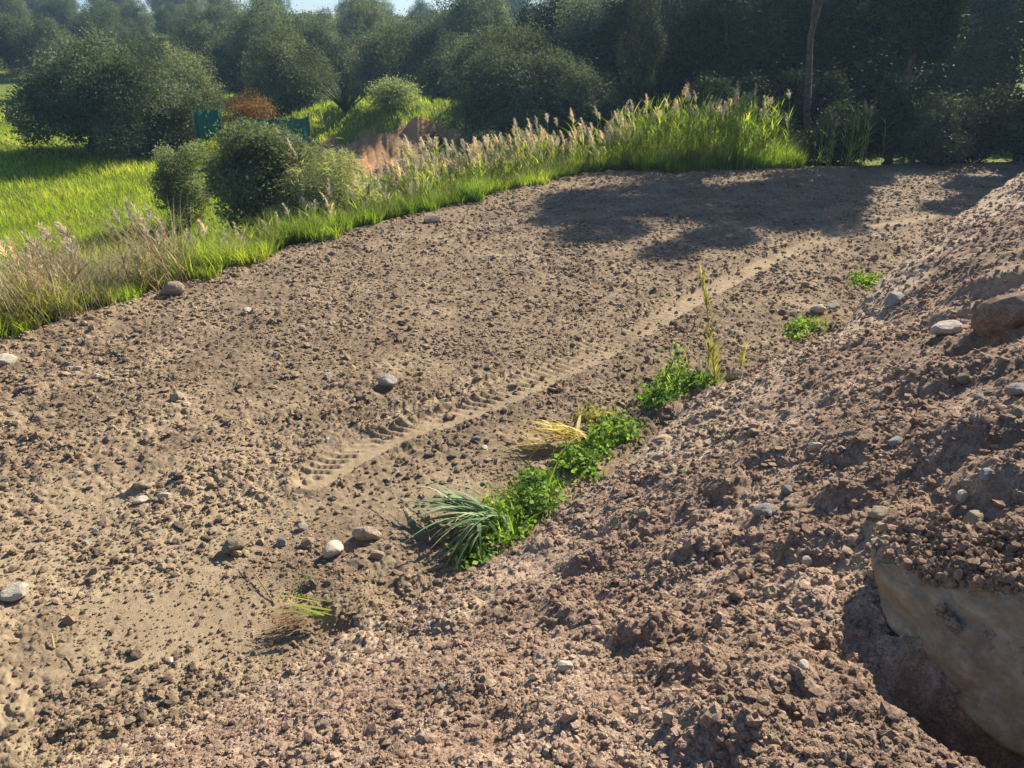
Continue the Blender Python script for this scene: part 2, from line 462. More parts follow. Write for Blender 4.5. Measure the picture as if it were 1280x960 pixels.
# ------------------------------------------------------------------ ground: one polar sheet cut into its kinds of surface
def build_ground():
    dense = np.linspace(-R(50), R(50), 1120)
    side = np.concatenate([np.linspace(-np.pi, -R(52), 60), dense, np.linspace(R(52), np.pi, 60)])
    r = np.concatenate([[.02, .2, .4, .6, .8], np.exp(np.linspace(math.log(1.0), math.log(32), 1180)), np.exp(np.linspace(math.log(32.5), math.log(900), 150))])
    T, RR = np.meshgrid(side, r)
    X = (RR * np.sin(T)).ravel(); Y = (RR * np.cos(T)).ravel()
    e, _ = seg_dist(X, Y, EDGE); s, d = mound_coords(X, Y)
    mi, dust = micro(X, Y, e, d)
    Z = macro(X, Y) + mi
    nr, nc = RR.shape
    idx = np.arange(nr * nc).reshape(nr, nc)
    F = np.stack([idx[:-1, :-1], idx[1:, :-1], idx[1:, 1:], idx[:-1, 1:]], -1).reshape(-1, 4)
    F = F[:, ::-1]
    V = np.stack([X, Y, Z], 1)
    fc = F[:, 0]
    ee = e + .18 * fbm(X * 2.5, Y * 2.5, 111, 3)
    bare = np.exp(-(((X + 5.3) / 4.2) ** 4)) * np.exp(-(((Y - 31.0) / 3.5) ** 4)) + .35 * fbm(X * .5, Y * .5, 113, 3) > .5
    bare &= (Y > 25) & (Y < 37)
    cls = np.zeros(len(X), int)
    cls[ee > .12] = 2
    cls[(ee > .12) & bare] = 3
    cls[(d > 0) & (ee < .4) & (Y < 34)] = 1
    cf = cls[fc]
    for k, nm, mat in ((0, 'tilled_field', M_field), (1, 'earth_embankment', M_heap), (2, 'meadow_ground', M_green), (3, 'dirt_clearing', M_red)):
        f = F[cf == k]
        used = np.unique(f); rm = np.full(len(V), -1); rm[used] = np.arange(len(used))
        me = mk_mesh(nm, V[used], rm[f], None, True, {'dust': dust[used]})
        tag(add(nm, me, mat), kind='structure')
build_ground()

# ------------------------------------------------------------------ loose soil and clods (countless)
def ico(sub):
    import bmesh
    bm = bmesh.new(); bmesh.ops.create_icosphere(bm, subdivisions=sub, radius=1)
    V = np.array([v.co[:] for v in bm.verts]); F = np.array([[v.index for v in f.verts] for f in bm.faces]); bm.free()
    return V, F
ICO1 = ico(1); ICO2 = ico(2); ICO3 = ico(3)

def clods(name, rng, X, Y, S, mat, label, base=ICO1, squash=.55, sink=.2):
    V0, F0 = base; n = len(X); k = len(V0)
    Z = H(X, Y)
    protos = []
    for j in range(12):
        q = np.random.default_rng(500 + j)
        V = V0 * (1 + q.normal(0, .20, (k, 1)))
        V = V * np.array([1, q.uniform(.6, .95), q.uniform(.5, .85) * squash / .7])
        protos.append(V)
    protos = np.array(protos)
    pv = protos[rng.integers(0, 12, n)]
    a = rng.uniform(0, 2 * np.pi, n); c, s = np.cos(a), np.sin(a)
    b = rng.normal(0, .35, n); cb, sb = np.cos(b), np.sin(b)
    x = pv[:, :, 0]; y = pv[:, :, 1]; z = pv[:, :, 2]
    x, z = x * cb[:, None] - z * sb[:, None], x * sb[:, None] + z * cb[:, None]
    W = np.stack([x * c[:, None] - y * s[:, None], x * s[:, None] + y * c[:, None], z], -1) * S[:, None, None]
    W = W + np.stack([X, Y, Z + S * sink], 1)[:, None, :]
    F = (F0[None] + (np.arange(n) * k)[:, None, None]).reshape(-1, 3)
    me = mk_mesh(name, W.reshape(-1, 3), F, None, False, {'dust': np.zeros(n * k)})
    tag(add(name, me, mat), label, 'soil clods', kind='stuff')

def zone(X, Y):
    e, _ = seg_dist(X, Y, EDGE); s, d = mound_coords(X, Y)
    ta, _ = seg_dist(X, Y, TRACK_A)
    sx, sy = plane_pt(230, 770)
    smooth = np.exp(-(((X - sx) / 1.0) ** 2 + ((Y - sy) / .45) ** 2))
    return e, d, ta, smooth

rng = np.random.default_rng(3)
def scatter(rng, n, r0, r1, half=R(50)):
    th = rng.uniform(-half, half, n); r = np.exp(rng.uniform(math.log(r0), math.log(r1), n))
    return r * np.sin(th), r * np.cos(th), r
X, Y, r_ = scatter(rng, 230000, 2.2, 27)
e, d, ta, sm = zone(X, Y)
lo = .12 + .38 * sstep(6.0, 8.5, Y)
dens = lo + (1 - lo) * sstep(-.25, .35, fbm(X * .9, Y * .9, 121, 4))
ok = (e < .1) & (d < .05) & ((np.abs(ta) > .2) | (rng.random(len(X)) < .25)) & (rng.random(len(X)) < dens * (1 - .8 * sm))
X, Y, r_ = X[ok], Y[ok], r_[ok]
S = np.clip(.0018 + .00115 * r_, .0045, .024) * rng.lognormal(0, .62, len(X))
S = np.minimum(S, .06)
clods('field_clods', rng, X, Y, S, M_clod, 'crumbled brown soil clods strewn over the tilled field')
X, Y, r_ = scatter(rng, 20000, 2.5, 24)
e, d, ta, sm = zone(X, Y)
ok = (e < 0) & (d < .05) & (np.abs(ta) > .24) & (fbm(X * 1.1, Y * 1.1, 127, 3) > .12) & (rng.random(len(X)) > sm)
X, Y, r_ = X[ok], Y[ok], r_[ok]
clods('field_lumps', rng, X, Y, np.minimum(rng.lognormal(-4.2, .45, len(X)), .05) + .0006 * r_, M_lump, 'larger dark damp lumps of earth gathered in patches on the tilled field', ICO2)
X, Y, r_ = scatter(rng, 205000, 1.5, 26)
e, d, ta, sm = zone(X, Y)
dens = .45 + .55 * sstep(-.3, .3, fbm(X * 1.6, Y * 1.6, 123, 3))
ok = (d > 0.02) & (rng.random(len(X)) < dens)
X, Y, r_ = X[ok], Y[ok], r_[ok]
S = np.clip(.0022 + .0013 * r_, .003, .03) * rng.lognormal(0, .65, len(X))
S = np.minimum(S, .04)
clods('embankment_crumbs', rng, X, Y, S, M_heap, 'dark reddish brown soil crumbs covering the sloping embankment')

X, Y, r_ = scatter(rng, 16000, 1.8, 16)
e, d, ta, sm = zone(X, Y)
ok = (d > .1) & (fbm(X * 1.9, Y * 1.9, 129, 3) > .02)
X, Y, r_ = X[ok], Y[ok], r_[ok]
clods('embankment_lumps', rng, X, Y, np.minimum(rng.lognormal(-4.6, .55, len(X)), .045) + .0012 * r_, M_heap, 'broken reddish lumps of earth lying in patches on the embankment slope', ICO2, .7, .15)
# ------------------------------------------------------------------ stones
def stone_mesh(seed, base=ICO3, cuts=9, rough=.06, box=.0):
    q = np.random.default_rng(seed); V = base[0].copy()
    if box: V = np.sign(V) * np.abs(V) ** (1 - box); 
    for _ in range(cuts):
        n = q.normal(0, 1, 3); n /= np.linalg.norm(n); c = q.uniform(.55, .85)
        dd = V @ n; V = V - np.maximum(dd - c, 0)[:, None] * n * .92
    V = V * (1 + rough * (vnoise(V[:, 0] * 3 + 5, V[:, 1] * 3 + V[:, 2] * 2.3, seed)[:, None] - .5) * 2)
    V = V * (1 + rough * .35 * (vnoise(V[:, 0] * 9 + 5, V[:, 1] * 9 + V[:, 2] * 7, seed + 1)[:, None] - .5) * 2)
    return V
ST = []
for j in range(8):
    V = stone_mesh(700 + j, ICO2 if j > 3 else ICO3)
    me = {}
    for nm, mt in (('pale', M_pale), ('tan', M_tan), ('grey', M_grey)):
        mm = mk_mesh('stone', V, (ICO2 if j > 3 else ICO3)[1], None, False); mm.materials.append(mt); me[nm] = mm
    ST.append(me)
def stone(u, v, wpx, kind, label, j=0, asp=.8, hgt=.65, rz=0.0, sink=.3, group=None, tilt=0.0, cat='stone', name='stone'):
    p = G(u, v + wpx * .2)
    dist = math.hypot(p.y * math.cos(PITCH) + (CAMZ - p.z) * math.sin(PITCH), 0)
    s = wpx / FPX * dist / 2
    o = add(name, ST[j % 8][kind]); o.scale = (s, s * asp, s * hgt); o.rotation_euler = (tilt, tilt * .5, rz)
    z = float(H(np.array([p.x]), np.array([p.y]))[0])
    o.location = (p.x, p.y, z + s * hgt * (1 - 2 * sink) * .8)
    tag(o, label, cat, group)
    return o
stone(291, 683, 33, 'tan', 'squarish tan stone casting a sharp dark shadow left of the laid-over reed', 0, .8, .75, .5, .12)
stone(180, 609, 24, 'tan', 'tan stone at the top of a little cluster on the lower left of the field', 1, .7, .6, .2, .2)
stone(176, 624, 20, 'pale', 'pale flat pebble just below the tan stone of the small cluster', 2, .7, .5, .9)
stone(206, 622, 17, 'pale', 'cream pebble right of the tan stone in the small cluster', 4, .8, .7, .4)
stone(22, 738, 36, 'pale', 'pale round stone at the left edge of the picture with a long shadow', 3, .85, .6, .3, .2)
stone(417, 686, 30, 'pale', 'pale pointed stone in the row of stones left of the laid-over reed', 2, .8, .75, 1.2, .2)
stone(378, 658, 16, 'pale', 'small whitish stone at the top of the row left of the laid-over reed', 5, .8, .8, .2)
stone(386, 676, 20, 'tan', 'tan stone in the middle of the row left of the laid-over reed', 6, .8, .8, .7)
stone(352, 676, 18, 'grey', 'dull stone at the left end of the row near the laid-over reed', 7, .8, .8, .1)
stone(460, 664, 38, 'tan', 'brown clod-like stone just left of the tips of the laid-over reed', 1, .7, .7, .1)
stone(472, 692, 20, 'tan', 'tan crumbly stone under the tips of the laid-over reed', 4, .8, .7, .1)
stone(216, 362, 34, 'tan', 'dark brown rounded boulder at the grassy edge of the field', 0, .7, .7, .1, .15, name='boulder')
stone(6, 448, 30, 'pale', 'pale lump of rock where the field meets the straw at the left edge', 5, .8, .6, .4)
stone(98, 460, 12, 'pale', 'cream pebble alone on the field below the dry straw', 4, .8, .7, .4)
stone(122, 470, 10, 'pale', 'whitish pebble right of the cream pebble below the dry straw', 6, .8, .7, .4)
stone(309, 388, 14, 'pale', 'white pebble on the field below the green bank', 5, .9, .8, .4)
stone(223, 495, 20, 'tan', 'brown clod of stone in the left middle of the field', 6, .9, .8, .4)
stone(485, 480, 24, 'grey', 'dark lump left of the lug prints of the wheel rut', 2, .9, .7, .4)
stone(595, 548, 14, 'grey', 'grey pebble just below the wheel rut', 4, .9, .7, .4)
stone(605, 560, 12, 'pale', 'pale pebble next to the grey one below the wheel rut', 5, .9, .7, .4)
stone(540, 272, 30, 'tan', 'dark flat clod at the far grassy edge of the field', 7, .7, .4, .2, .1)
stone(1022, 388, 24, 'pale', 'pale rock with a black shaded side between the two small green tufts', 1, .7, .6, .4, .1)
stone(1040, 382, 22, 'grey', 'grey stone right behind the pale rock near the green tufts', 3, .7, .5, .4, .2)
stone(1045, 348, 18, 'tan', 'brown stone on the field left of the farther green tuft', 5, .7, .6, .4, .2)
stone(1094, 322, 14, 'tan', 'dark clod lying on the field above the farther green tuft', 6, .8, .8, .4, .1)
stone(1005, 357, 12, 'tan', 'small brown clod on the field left of the brown stone', 4, .8, .8, .4, .1)
stone(1118, 373, 32, 'grey', 'triangular grey-green stone near the top edge of the embankment', 0, .7, .7, .7, .25)
stone(1184, 408, 46, 'pale', 'broad pale-edged rock left of the blue shaded hollow', 3, .6, .5, .2, .3)
stone(1018, 558, 22, 'pale', 'cream pointed pebble in the middle of the embankment', 4, .8, .8, .4, .2)
stone(983, 613, 20, 'grey', 'bluish grey round pebble left on the embankment', 5, .85, .8, .4, .2)
stone(957, 637, 34, 'grey', 'grey flat stone below the bluish pebble', 2, .75, .6, .3, .3)
stone(1216, 648, 30, 'tan', 'orange tan block of stone above the big rock', 0, .8, .85, .6, .2)
stone(1201, 626, 20, 'pale', 'whitish stone just above the orange tan block', 6, .8, .85, .6, .2)
stone(1100, 524, 22, 'pale', 'white thin stone in the upper middle of the embankment', 7, .6, .45, .2, .2)
stone(1120, 549, 26, 'grey', 'pale grey stone right below the white thin stone', 1, .7, .6, .9, .3)
stone(1270, 488, 34, 'grey', 'smooth grey stone at the right edge of the picture', 2, .7, .55, .3, .2)
stone(1223, 500, 20, 'grey', 'small grey stone left of the smooth grey stone', 5, .9, .7, .3, .2)
stone(1205, 472, 24, 'tan', 'brown flat stone above the small grey stone on the right', 6, .7, .6, .3, .2)
stone(1228, 600, 24, 'grey', 'rounded grey stone above the orange tan block', 7, .8, .7, .3, .2)
stone(806, 642, 20, 'tan', 'purple brown clod low on the embankment', 6, .9, .8, .3, .15)
stone(916, 466, 26, 'tan', 'dark clod at the crest of the embankment beside the reed shoot', 7, .8, .6, .3, .2)
stone(706, 838, 22, 'pale', 'white pebble low in the picture on the embankment', 4, .9, .7, .3, .2)
stone(1003, 832, 20, 'pale', 'pale pebble low on the embankment left of the big rock', 5, .9, .8, .3, .2)
stone(1272, 520, 26, 'tan', 'brown stone under the smooth grey stone at the right edge', 0, .9, .7, .3, .2)
stone(1010, 700, 18, 'pale', 'pale brown pebble left of the big rock', 6, .9, .7, .3, .2)
stone(1100, 640, 26, 'tan', 'dusty brown lump above the left corner of the big rock', 3, .9, .7, .3, .3)
_bo = stone(1262, 385, 96, 'tan', 'large soil-caked boulder over the blue shaded hollow at the right edge', 1, .8, .8, .3, .38, name='boulder')
_bo.data = _bo.data.copy(); _bo.data.materials.clear(); _bo.data.materials.append(M_heap)

def many_stones(n, r0, r1, test, kinds, smin, smax, labels, group, seed):
    q = np.random.default_rng(seed); k = 0
    while k < n:
        th = q.uniform(-R(36), R(37)); r = math.exp(q.uniform(math.log(r0), math.log(r1)))
        x, y = r * math.sin(th), r * math.cos(th)
        xa, ya = np.array([x]), np.array([y])
        e_, d_, t_, s_ = zone(xa, ya)
        if not test(float(e_[0]), float(d_[0]), float(t_[0])) or q.random() < float(s_[0]) * .8: continue
        s = q.uniform(smin, smax) ** 1.0 * q.lognormal(0, .3)
        kd = kinds[q.integers(len(kinds))]
        o = add('stone', ST[4 + int(q.integers(4))][kd]); a = q.uniform(.6, .95); h = q.uniform(.45, .8)
        o.scale = (s, s * a, s * h); o.rotation_euler = (q.normal(0, .2), q.normal(0, .2), q.uniform(0, 6.3))
        o.location = (x, y, float(H(xa, ya)[0]) + s * h * .35)
        tag(o, labels[kd], 'stone', group); k += 1
many_stones(170, 4.2, 22, lambda e, d, t: e < -.1 and d < -.1 and t > .3, ['pale', 'tan', 'tan', 'grey'], .018, .036,
            {'pale': 'small cream stone scattered on the field beyond the wheel rut', 'tan': 'small brown stone scattered on the field beyond the wheel rut', 'grey': 'small grey stone scattered on the field beyond the wheel rut'},
            'small stones on the field beyond the wheel rut', 11)
many_stones(40, 4.5, 16, lambda e, d, t: e < -.1 and d < -.1 and t < -.3, ['pale', 'tan', 'tan', 'grey'], .016, .034,
            {'pale': 'small cream stone between the wheel rut and the embankment', 'tan': 'small brown stone between the wheel rut and the embankment', 'grey': 'small grey stone between the wheel rut and the embankment'},
            'small stones between the wheel rut and the embankment', 12)
many_stones(100, 2.2, 12, lambda e, d, t: d > .15, ['pale', 'tan', 'tan', 'grey', 'grey'], .008, .024,
            {'pale': 'small cream pebble stuck in the embankment soil', 'tan': 'small brown pebble stuck in the embankment soil', 'grey': 'small grey pebble stuck in the embankment soil'},
            'small pebbles stuck in the embankment', 13)

# big rock low right: a thick slab sticking out of the slope
def big_rock():
    import bmesh
    d0 = 0.0
    def ray(u, v, dep):
        a = (u - 640) / FPX; b = (480 - v) / FPX
        return np.array([a * dep, (math.cos(PITCH) + math.sin(PITCH) * b) * dep, CAMZ + (-math.sin(PITCH) + math.cos(PITCH) * b) * dep])
    g = G(1095, 705); d0 = g.y * math.cos(PITCH) + (CAMZ - g.z) * math.sin(PITCH) - .06
    def dep(u, v):
        g = G(u, v); return g.y * math.cos(PITCH) + (CAMZ - g.z) * math.sin(PITCH)
    top = [(1092, 697, 3.45), (1120, 724, 3.30), (1160, 741, 3.16), (1230, 748, 2.98), (1330, 748, 2.76), (1430, 756, 2.58)]
    bot = [(1093, 738, 3.44), (1104, 776, 3.33), (1134, 818, 3.20), (1176, 862, 3.05), (1230, 915, 2.88), (1310, 965, 2.68), (1430, 985, 2.46)]
    back = np.array([.18, .44, -.03])
    P = [ray(*q_) for q_ in top] + [ray(*q_) for q_ in bot]
    TOP = [(p[0], p[1]) for p in P[:6]]
    P += [p + back * (.45 if i in (0, 6) else 1) * (1.0 if i < 6 else .75) for i, p in enumerate(P)]
    P = np.array(P); cen = P.mean(0)
    bm = bmesh.new()
    for p in P: bm.verts.new(p - cen)
    bmesh.ops.convex_hull(bm, input=bm.verts)
    bmesh.ops.delete(bm, geom=[v for v in bm.verts if not v.link_faces], context='VERTS')
    bmesh.ops.bevel(bm, geom=list(bm.edges), offset=.012, segments=2, affect='EDGES', clamp_overlap=True)
    bmesh.ops.triangulate(bm, faces=bm.faces)
    for _ in range(6):
        lg = [e for e in bm.edges if e.calc_length() > .022]
        if not lg: break
        bmesh.ops.subdivide_edges(bm, edges=lg, cuts=1); bmesh.ops.triangulate(bm, faces=bm.faces)
    bmesh.ops.smooth_vert(bm, verts=bm.verts, factor=.5, use_axis_x=True, use_axis_y=True, use_axis_z=True)
    bm.normal_update()
    V = np.array([v.co[:] for v in bm.verts]); N = np.array([v.normal[:] for v in bm.verts]); F = np.array([[v.index for v in f.verts] for f in bm.faces]); bm.free()
    A, B = V[:, 0] * .94 - V[:, 1] * .34, V[:, 2] * 1.2 + V[:, 1] * .3
    V = V + N * (.030 * fbm(A * 5, B * 7, 5, 3) + .010 * fbm(A * 22, B * 24, 6, 3) + .003 * fbm(A * 80, B * 80, 8, 2))[:, None]
    m, nt, out = newmat('big_rock_stone'); P = objc(nt)
    w = nt.nodes.new('ShaderNodeMapping'); w.inputs['Scale'].default_value = (1, 1, 1.8); nt.links.new(P, w.inputs[0])
    c = ramp(nt, noise(nt, w.outputs[0], 8, 10, .78, .05), [(.3, (.22, .155, .095)), (.5, (.37, .275, .175)), (.7, (.54, .46, .34))])
    princ(nt, out, c, .8, bump(nt, noise(nt, P, 60, 6, .75), .8, .012), .3)
    me = mk_mesh('rock', V, F)
    o = add('rock', me, m); o.location = cen
    tag(o, 'big tan slab of rock jutting from the embankment at the lower right', 'rock')
    bpy.context.view_layer.update()
    # loose soil lying on its top
    q = np.random.default_rng(4); n = 9000; tri = V[F]; c = tri.mean(1); nz = np.cross(tri[:, 1] - tri[:, 0], tri[:, 2] - tri[:, 0]); nz /= np.linalg.norm(nz, axis=1)[:, None] + 1e-12
    wf = c + cen; td, _ = seg_dist(wf[:, 0], wf[:, 1], TOP)
    okf = np.where((nz[:, 2] > .74) & (c[:, 2] > .02) & (np.abs(td) > .022 + .02 * vnoise(wf[:, 0] * 25, wf[:, 1] * 25, 3)))[0]
    C = c[q.choice(okf, n)] + q.normal(0, .008, (n, 3)); Mw = np.array(o.matrix_world)
    C = C @ Mw[:3, :3].T + Mw[:3, 3]; k = len(ICO1[0]); S = .006 * q.lognormal(0, .6, n); S = np.minimum(S, .03)
    C[:, 2] += S * .3 + np.clip(.03 * fbm(C[:, 0] * 9, C[:, 1] * 9, 7, 2), 0, 1) + q.random(n) * .012
    PV = ICO1[0][None] * (1 + q.normal(0, .22, (n, k, 1))) * S[:, None, None] + C[:, None, :]
    tag(add('soil_on_rock', mk_mesh('soil_on_rock', PV.reshape(-1, 3), (ICO1[1][None] + (np.arange(n) * k)[:, None, None]).reshape(-1, 3), None, False, {'dust': np.zeros(n * k)}), M_heap),
        'loose soil crumbs lying on top of the big tan rock', 'soil clods', kind='stuff')
    return o
big_rock()

# ------------------------------------------------------------------ trees and bushes
def crown_pts(rng, blobs, n, shell=.55):
    """points in a set of ellipsoids, thicker near the outside"""
    w = np.array([b[3] * b[4] * b[5] for b in blobs]) ** .8; w /= w.sum()
    k = rng.choice(len(blobs), n, p=w); B = np.array(blobs)[k]
    v = rng.normal(0, 1, (n, 3)); v /= np.linalg.norm(v, axis=1)[:, None]
    r = (shell + (1 - shell) * rng.random(n)) ** .8
    return B[:, :3] + v * r[:, None] * B[:, 3:6], k

def tree_parts(seed, h, rad, n, leaf, trunk_h, mat, nb=26, col=1.0, asp=.4, vertical=1.0, lean=0.1, root=None, brr=(.14, .40)):
    rng = np.random.default_rng(seed); blobs = []
    cz = (trunk_h + h) / 2; rz = (h - trunk_h) / 2
    for i in range(nb):
        v = rng.normal(0, 1, 3); v /= np.linalg.norm(v); f = rng.uniform(.35, .95)
        br = rad * rng.uniform(*brr)
        blobs.append((v[0] * f * rad * .85, v[1] * f * rad * .85, cz + v[2] * f * (rz - br * .5), br * rng.uniform(.7, 1.35), br * rng.uniform(.7, 1.35), br * rng.uniform(.6, 1.1) * vertical))
    C, k = crown_pts(rng, blobs, n)
    bt = rng.uniform(0, 1, nb)
    C = C + rng.normal(0, 1, (n, 3)) * rad * .035 * (1 + 2.5 * (rng.random((n, 1)) < .15))
    tint = np.clip(.62 * bt[k] + .38 * rng.random(n), 0, 1)
    V, F, T = leaves(rng, C, leaf, asp, .2, tint)
    part('crown', mk_mesh('crown', V, F, T, False), mat, root)
    a = Acc()
    base = np.array([0, 0, -.15]); top = np.array([lean * rng.normal(), lean * rng.normal(), trunk_h + .35 * (h - trunk_h)])
    mid = (base + top) / 2 + rng.normal(0, .08 * rad, 3) * (1, 1, 0)
    a.put(*tube([base, mid * .5 + base * .5, mid, top], np.array([.06, .045, .036, .02]) * rad * .9 + .01))
    for i in range(min(10, nb)):
        b = np.array(blobs[i][:3]); st = mid + (top - mid) * rng.random()
        md = (st + b) / 2 + rng.normal(0, .1, 3) * rad * .4
        a.put(*tube([st, md, b], np.array([.03, .02, .008]) * rad + .004, 5))
    part('trunk', a.mesh('trunk'), M_bark, root)

def ground_z(x, y): return float(macro(np.array([x]), np.array([y]))[0])
def tree(name, x, y, label, seed, group=None, cat='tree', rz=0, **kw):
    r = empty(name, (x, y, ground_z(x, y) - .03), rz); tag(r, label, cat, group)
    tree_parts(seed, root=r, **kw); return r
def again(src, x, y, label, sc, rz, name=None):
    c = copy_tree(src); c.location = (x, y, ground_z(x, y) - .03); c.scale = (sc[0], sc[0], sc[1]) if hasattr(sc, '__len__') else (sc,) * 3
    c.rotation_euler = (0, 0, rz); tag(c, label); return c
def at_depth(u, Y):  # world x that shows at pixel column u on the ground at distance Y
    z = 0.0
    for _ in range(4):
        x = (u - 640) / FPX * (Y * math.cos(PITCH) + (CAMZ - z) * math.sin(PITCH)); z = ground_z(x, Y)
    return x

# shade trees behind the right end of the field
gS = 'dark trees behind the shaded end of the field'
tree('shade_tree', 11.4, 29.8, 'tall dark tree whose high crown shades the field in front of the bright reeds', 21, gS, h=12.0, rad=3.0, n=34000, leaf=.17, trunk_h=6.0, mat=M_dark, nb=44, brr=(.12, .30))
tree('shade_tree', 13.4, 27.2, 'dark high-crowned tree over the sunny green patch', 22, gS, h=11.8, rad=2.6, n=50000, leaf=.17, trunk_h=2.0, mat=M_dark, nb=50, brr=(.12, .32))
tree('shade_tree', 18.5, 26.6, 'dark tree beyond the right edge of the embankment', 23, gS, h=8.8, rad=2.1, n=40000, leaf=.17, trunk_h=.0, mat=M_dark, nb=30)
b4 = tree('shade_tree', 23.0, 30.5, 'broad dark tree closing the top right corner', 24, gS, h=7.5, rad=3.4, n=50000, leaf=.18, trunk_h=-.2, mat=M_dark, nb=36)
for x, y, sc, rz, lb in ((10.6, 38.8, 1.0, 1.2, 'dark tree behind the tall bright reeds'), (6.2, 39.5, .9, 2.2, 'dark tree left of the tall bright reeds, behind their plumes'), (15.2, 38.0, 1.15, 3.2, 'dark tree behind the sunny green patch'), (21.5, 37.5, 1.2, 4.0, 'farthest dark tree at the top right corner'),
                         (3.0, 43.0, .95, .4, 'dark tree behind the cream plumes right of the cypress'), (9.0, 44.5, 1.2, 5, 'second-row dark tree over the tall bright reeds'), (13.0, 44.5, 1.25, .9, 'second-row dark tree over the sunny green patch'), (18.6, 44.0, 1.3, 2.7, 'second-row dark tree near the top right corner')):
    again(b4, x, y, lb, (sc, sc), rz)
# low scrub under them
gU = 'dark scrub under the shade trees'
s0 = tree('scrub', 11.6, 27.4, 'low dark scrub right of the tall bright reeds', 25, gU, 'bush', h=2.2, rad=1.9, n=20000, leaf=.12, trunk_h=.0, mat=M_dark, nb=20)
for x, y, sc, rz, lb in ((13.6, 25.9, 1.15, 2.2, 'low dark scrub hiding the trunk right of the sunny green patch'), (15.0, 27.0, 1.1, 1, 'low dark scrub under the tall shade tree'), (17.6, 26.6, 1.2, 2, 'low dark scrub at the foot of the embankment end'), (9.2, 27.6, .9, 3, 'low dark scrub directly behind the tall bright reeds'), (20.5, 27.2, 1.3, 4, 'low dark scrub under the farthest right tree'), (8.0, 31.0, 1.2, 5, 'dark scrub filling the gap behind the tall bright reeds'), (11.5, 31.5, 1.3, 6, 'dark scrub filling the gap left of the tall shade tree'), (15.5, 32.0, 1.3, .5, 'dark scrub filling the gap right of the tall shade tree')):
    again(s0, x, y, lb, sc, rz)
# cypress like dark tree
tree('cypress', at_depth(797, 33), 33, 'narrow dark blue-green cypress behind the plumed reeds', 26, None, h=6.6, rad=1.15, n=14000, leaf=.10, trunk_h=.1, mat=M_dark, nb=30, vertical=1.8)
# olive trees of the middle distance
gO = 'olive trees in the middle distance'
o1 = tree('olive_tree', at_depth(630, 33.5), 33.5, 'grey-green olive tree right of the dirt clearing', 31, gO, h=3.6, rad=2.3, n=32000, leaf=.13, trunk_h=-.3, mat=M_olive, nb=34)
o2 = tree('olive_tree', at_depth(700, 34), 34, 'silvery olive tree left of the cypress', 32, gO, h=4.2, rad=2.6, n=36000, leaf=.13, trunk_h=-.2, mat=M_olive, nb=34)
o3 = tree('olive_tree', at_depth(175, 33), 33, 'big dark olive tree shading the meadow at the upper left', 33, gO, h=5.0, rad=3.2, n=50000, leaf=.13, trunk_h=-.5, mat=M_olive, nb=40)
again(o2, at_depth(110, 34.5), 34.5, 'dark olive tree at the left end of the upper left group', (1.25, 1.15), 1.7)
again(o3, at_depth(235, 35.5), 35.5, 'olive tree right behind the big dark one at the upper left', (.75, .85), 2.9)
again(o1, at_depth(655, 39), 39, 'olive tree between the clearing and the cypress, second row', (1.1, 1.25), 2.0)
again(o2, at_depth(575, 44), 44, 'olive tree behind the small round bush of the clearing', (1.0, 1.05), 4.0)
again(o3, at_depth(740, 41), 41, 'olive tree close behind the cypress', (1.0, 1.2), .6)
again(o1, at_depth(860, 44), 44, 'olive tree seen over the tall bright reeds', (1.3, 1.5), .9)
for u, Y, sc, lb in ((620, 42, 1.2, 'olive tree in the second row above the low grey bush'), (690, 45, 1.3, 'olive tree in the second row above the silvery one'), (660, 33, .8, 'small olive tree right behind the left end of the plumed reeds'), (735, 33.5, .8, 'small olive tree between the silvery one and the cypress'), (370, 41, 1.0, 'olive tree behind the green net fence')):
    again((o1, o2)[int(Y) % 2], at_depth(u, Y), Y, lb, (sc, sc), u)
# hillside trees
gH = 'trees scattered on the far hillside'
qr = np.random.default_rng(77)
hz = [(u, Y) for u, Y in ((30, 75), (90, 60), (140, 84), (200, 55), (262, 66), (330, 58), (372, 50), (425, 62), (455, 82), (500, 60), (540, 66), (590, 58), (640, 62), (700, 56), (770, 60), (830, 70),
                          (-60, 62), (10, 100), (80, 110), (170, 105), (250, 95), (310, 100), (400, 105), (480, 112), (560, 98), (620, 108), (690, 100), (760, 112), (850, 104), (930, 90), (1000, 100), (1080, 95), (900, 62), (980, 66), (1060, 60),
                          (40, 140), (150, 150), (230, 145), (340, 150), (440, 155), (530, 150), (640, 152), (730, 148), (820, 155), (940, 150), (1050, 145))]
for k in range(70):
    Y = float(qr.uniform(55, 170)); hz.append((float(qr.uniform(-150, 1250)), Y))
for i, (u, Y) in enumerate(hz):
    if 380 < u < 560 and Y < 55: continue
    src = (o1, o2, o3)[i % 3]; sc = qr.uniform(.95, 1.4)
    lb = 'far tree on the hillside above the upper left meadow' if u < 300 else ('far tree on the hillside above the dirt clearing' if u < 580 else 'far tree on the hillside above the reeds')
    c = again(src, at_depth(u, Y), Y, lb, (sc, sc * qr.uniform(.95, 1.3)), qr.uniform(0, 6)); c['group'] = gH; c.name = 'hillside_tree'
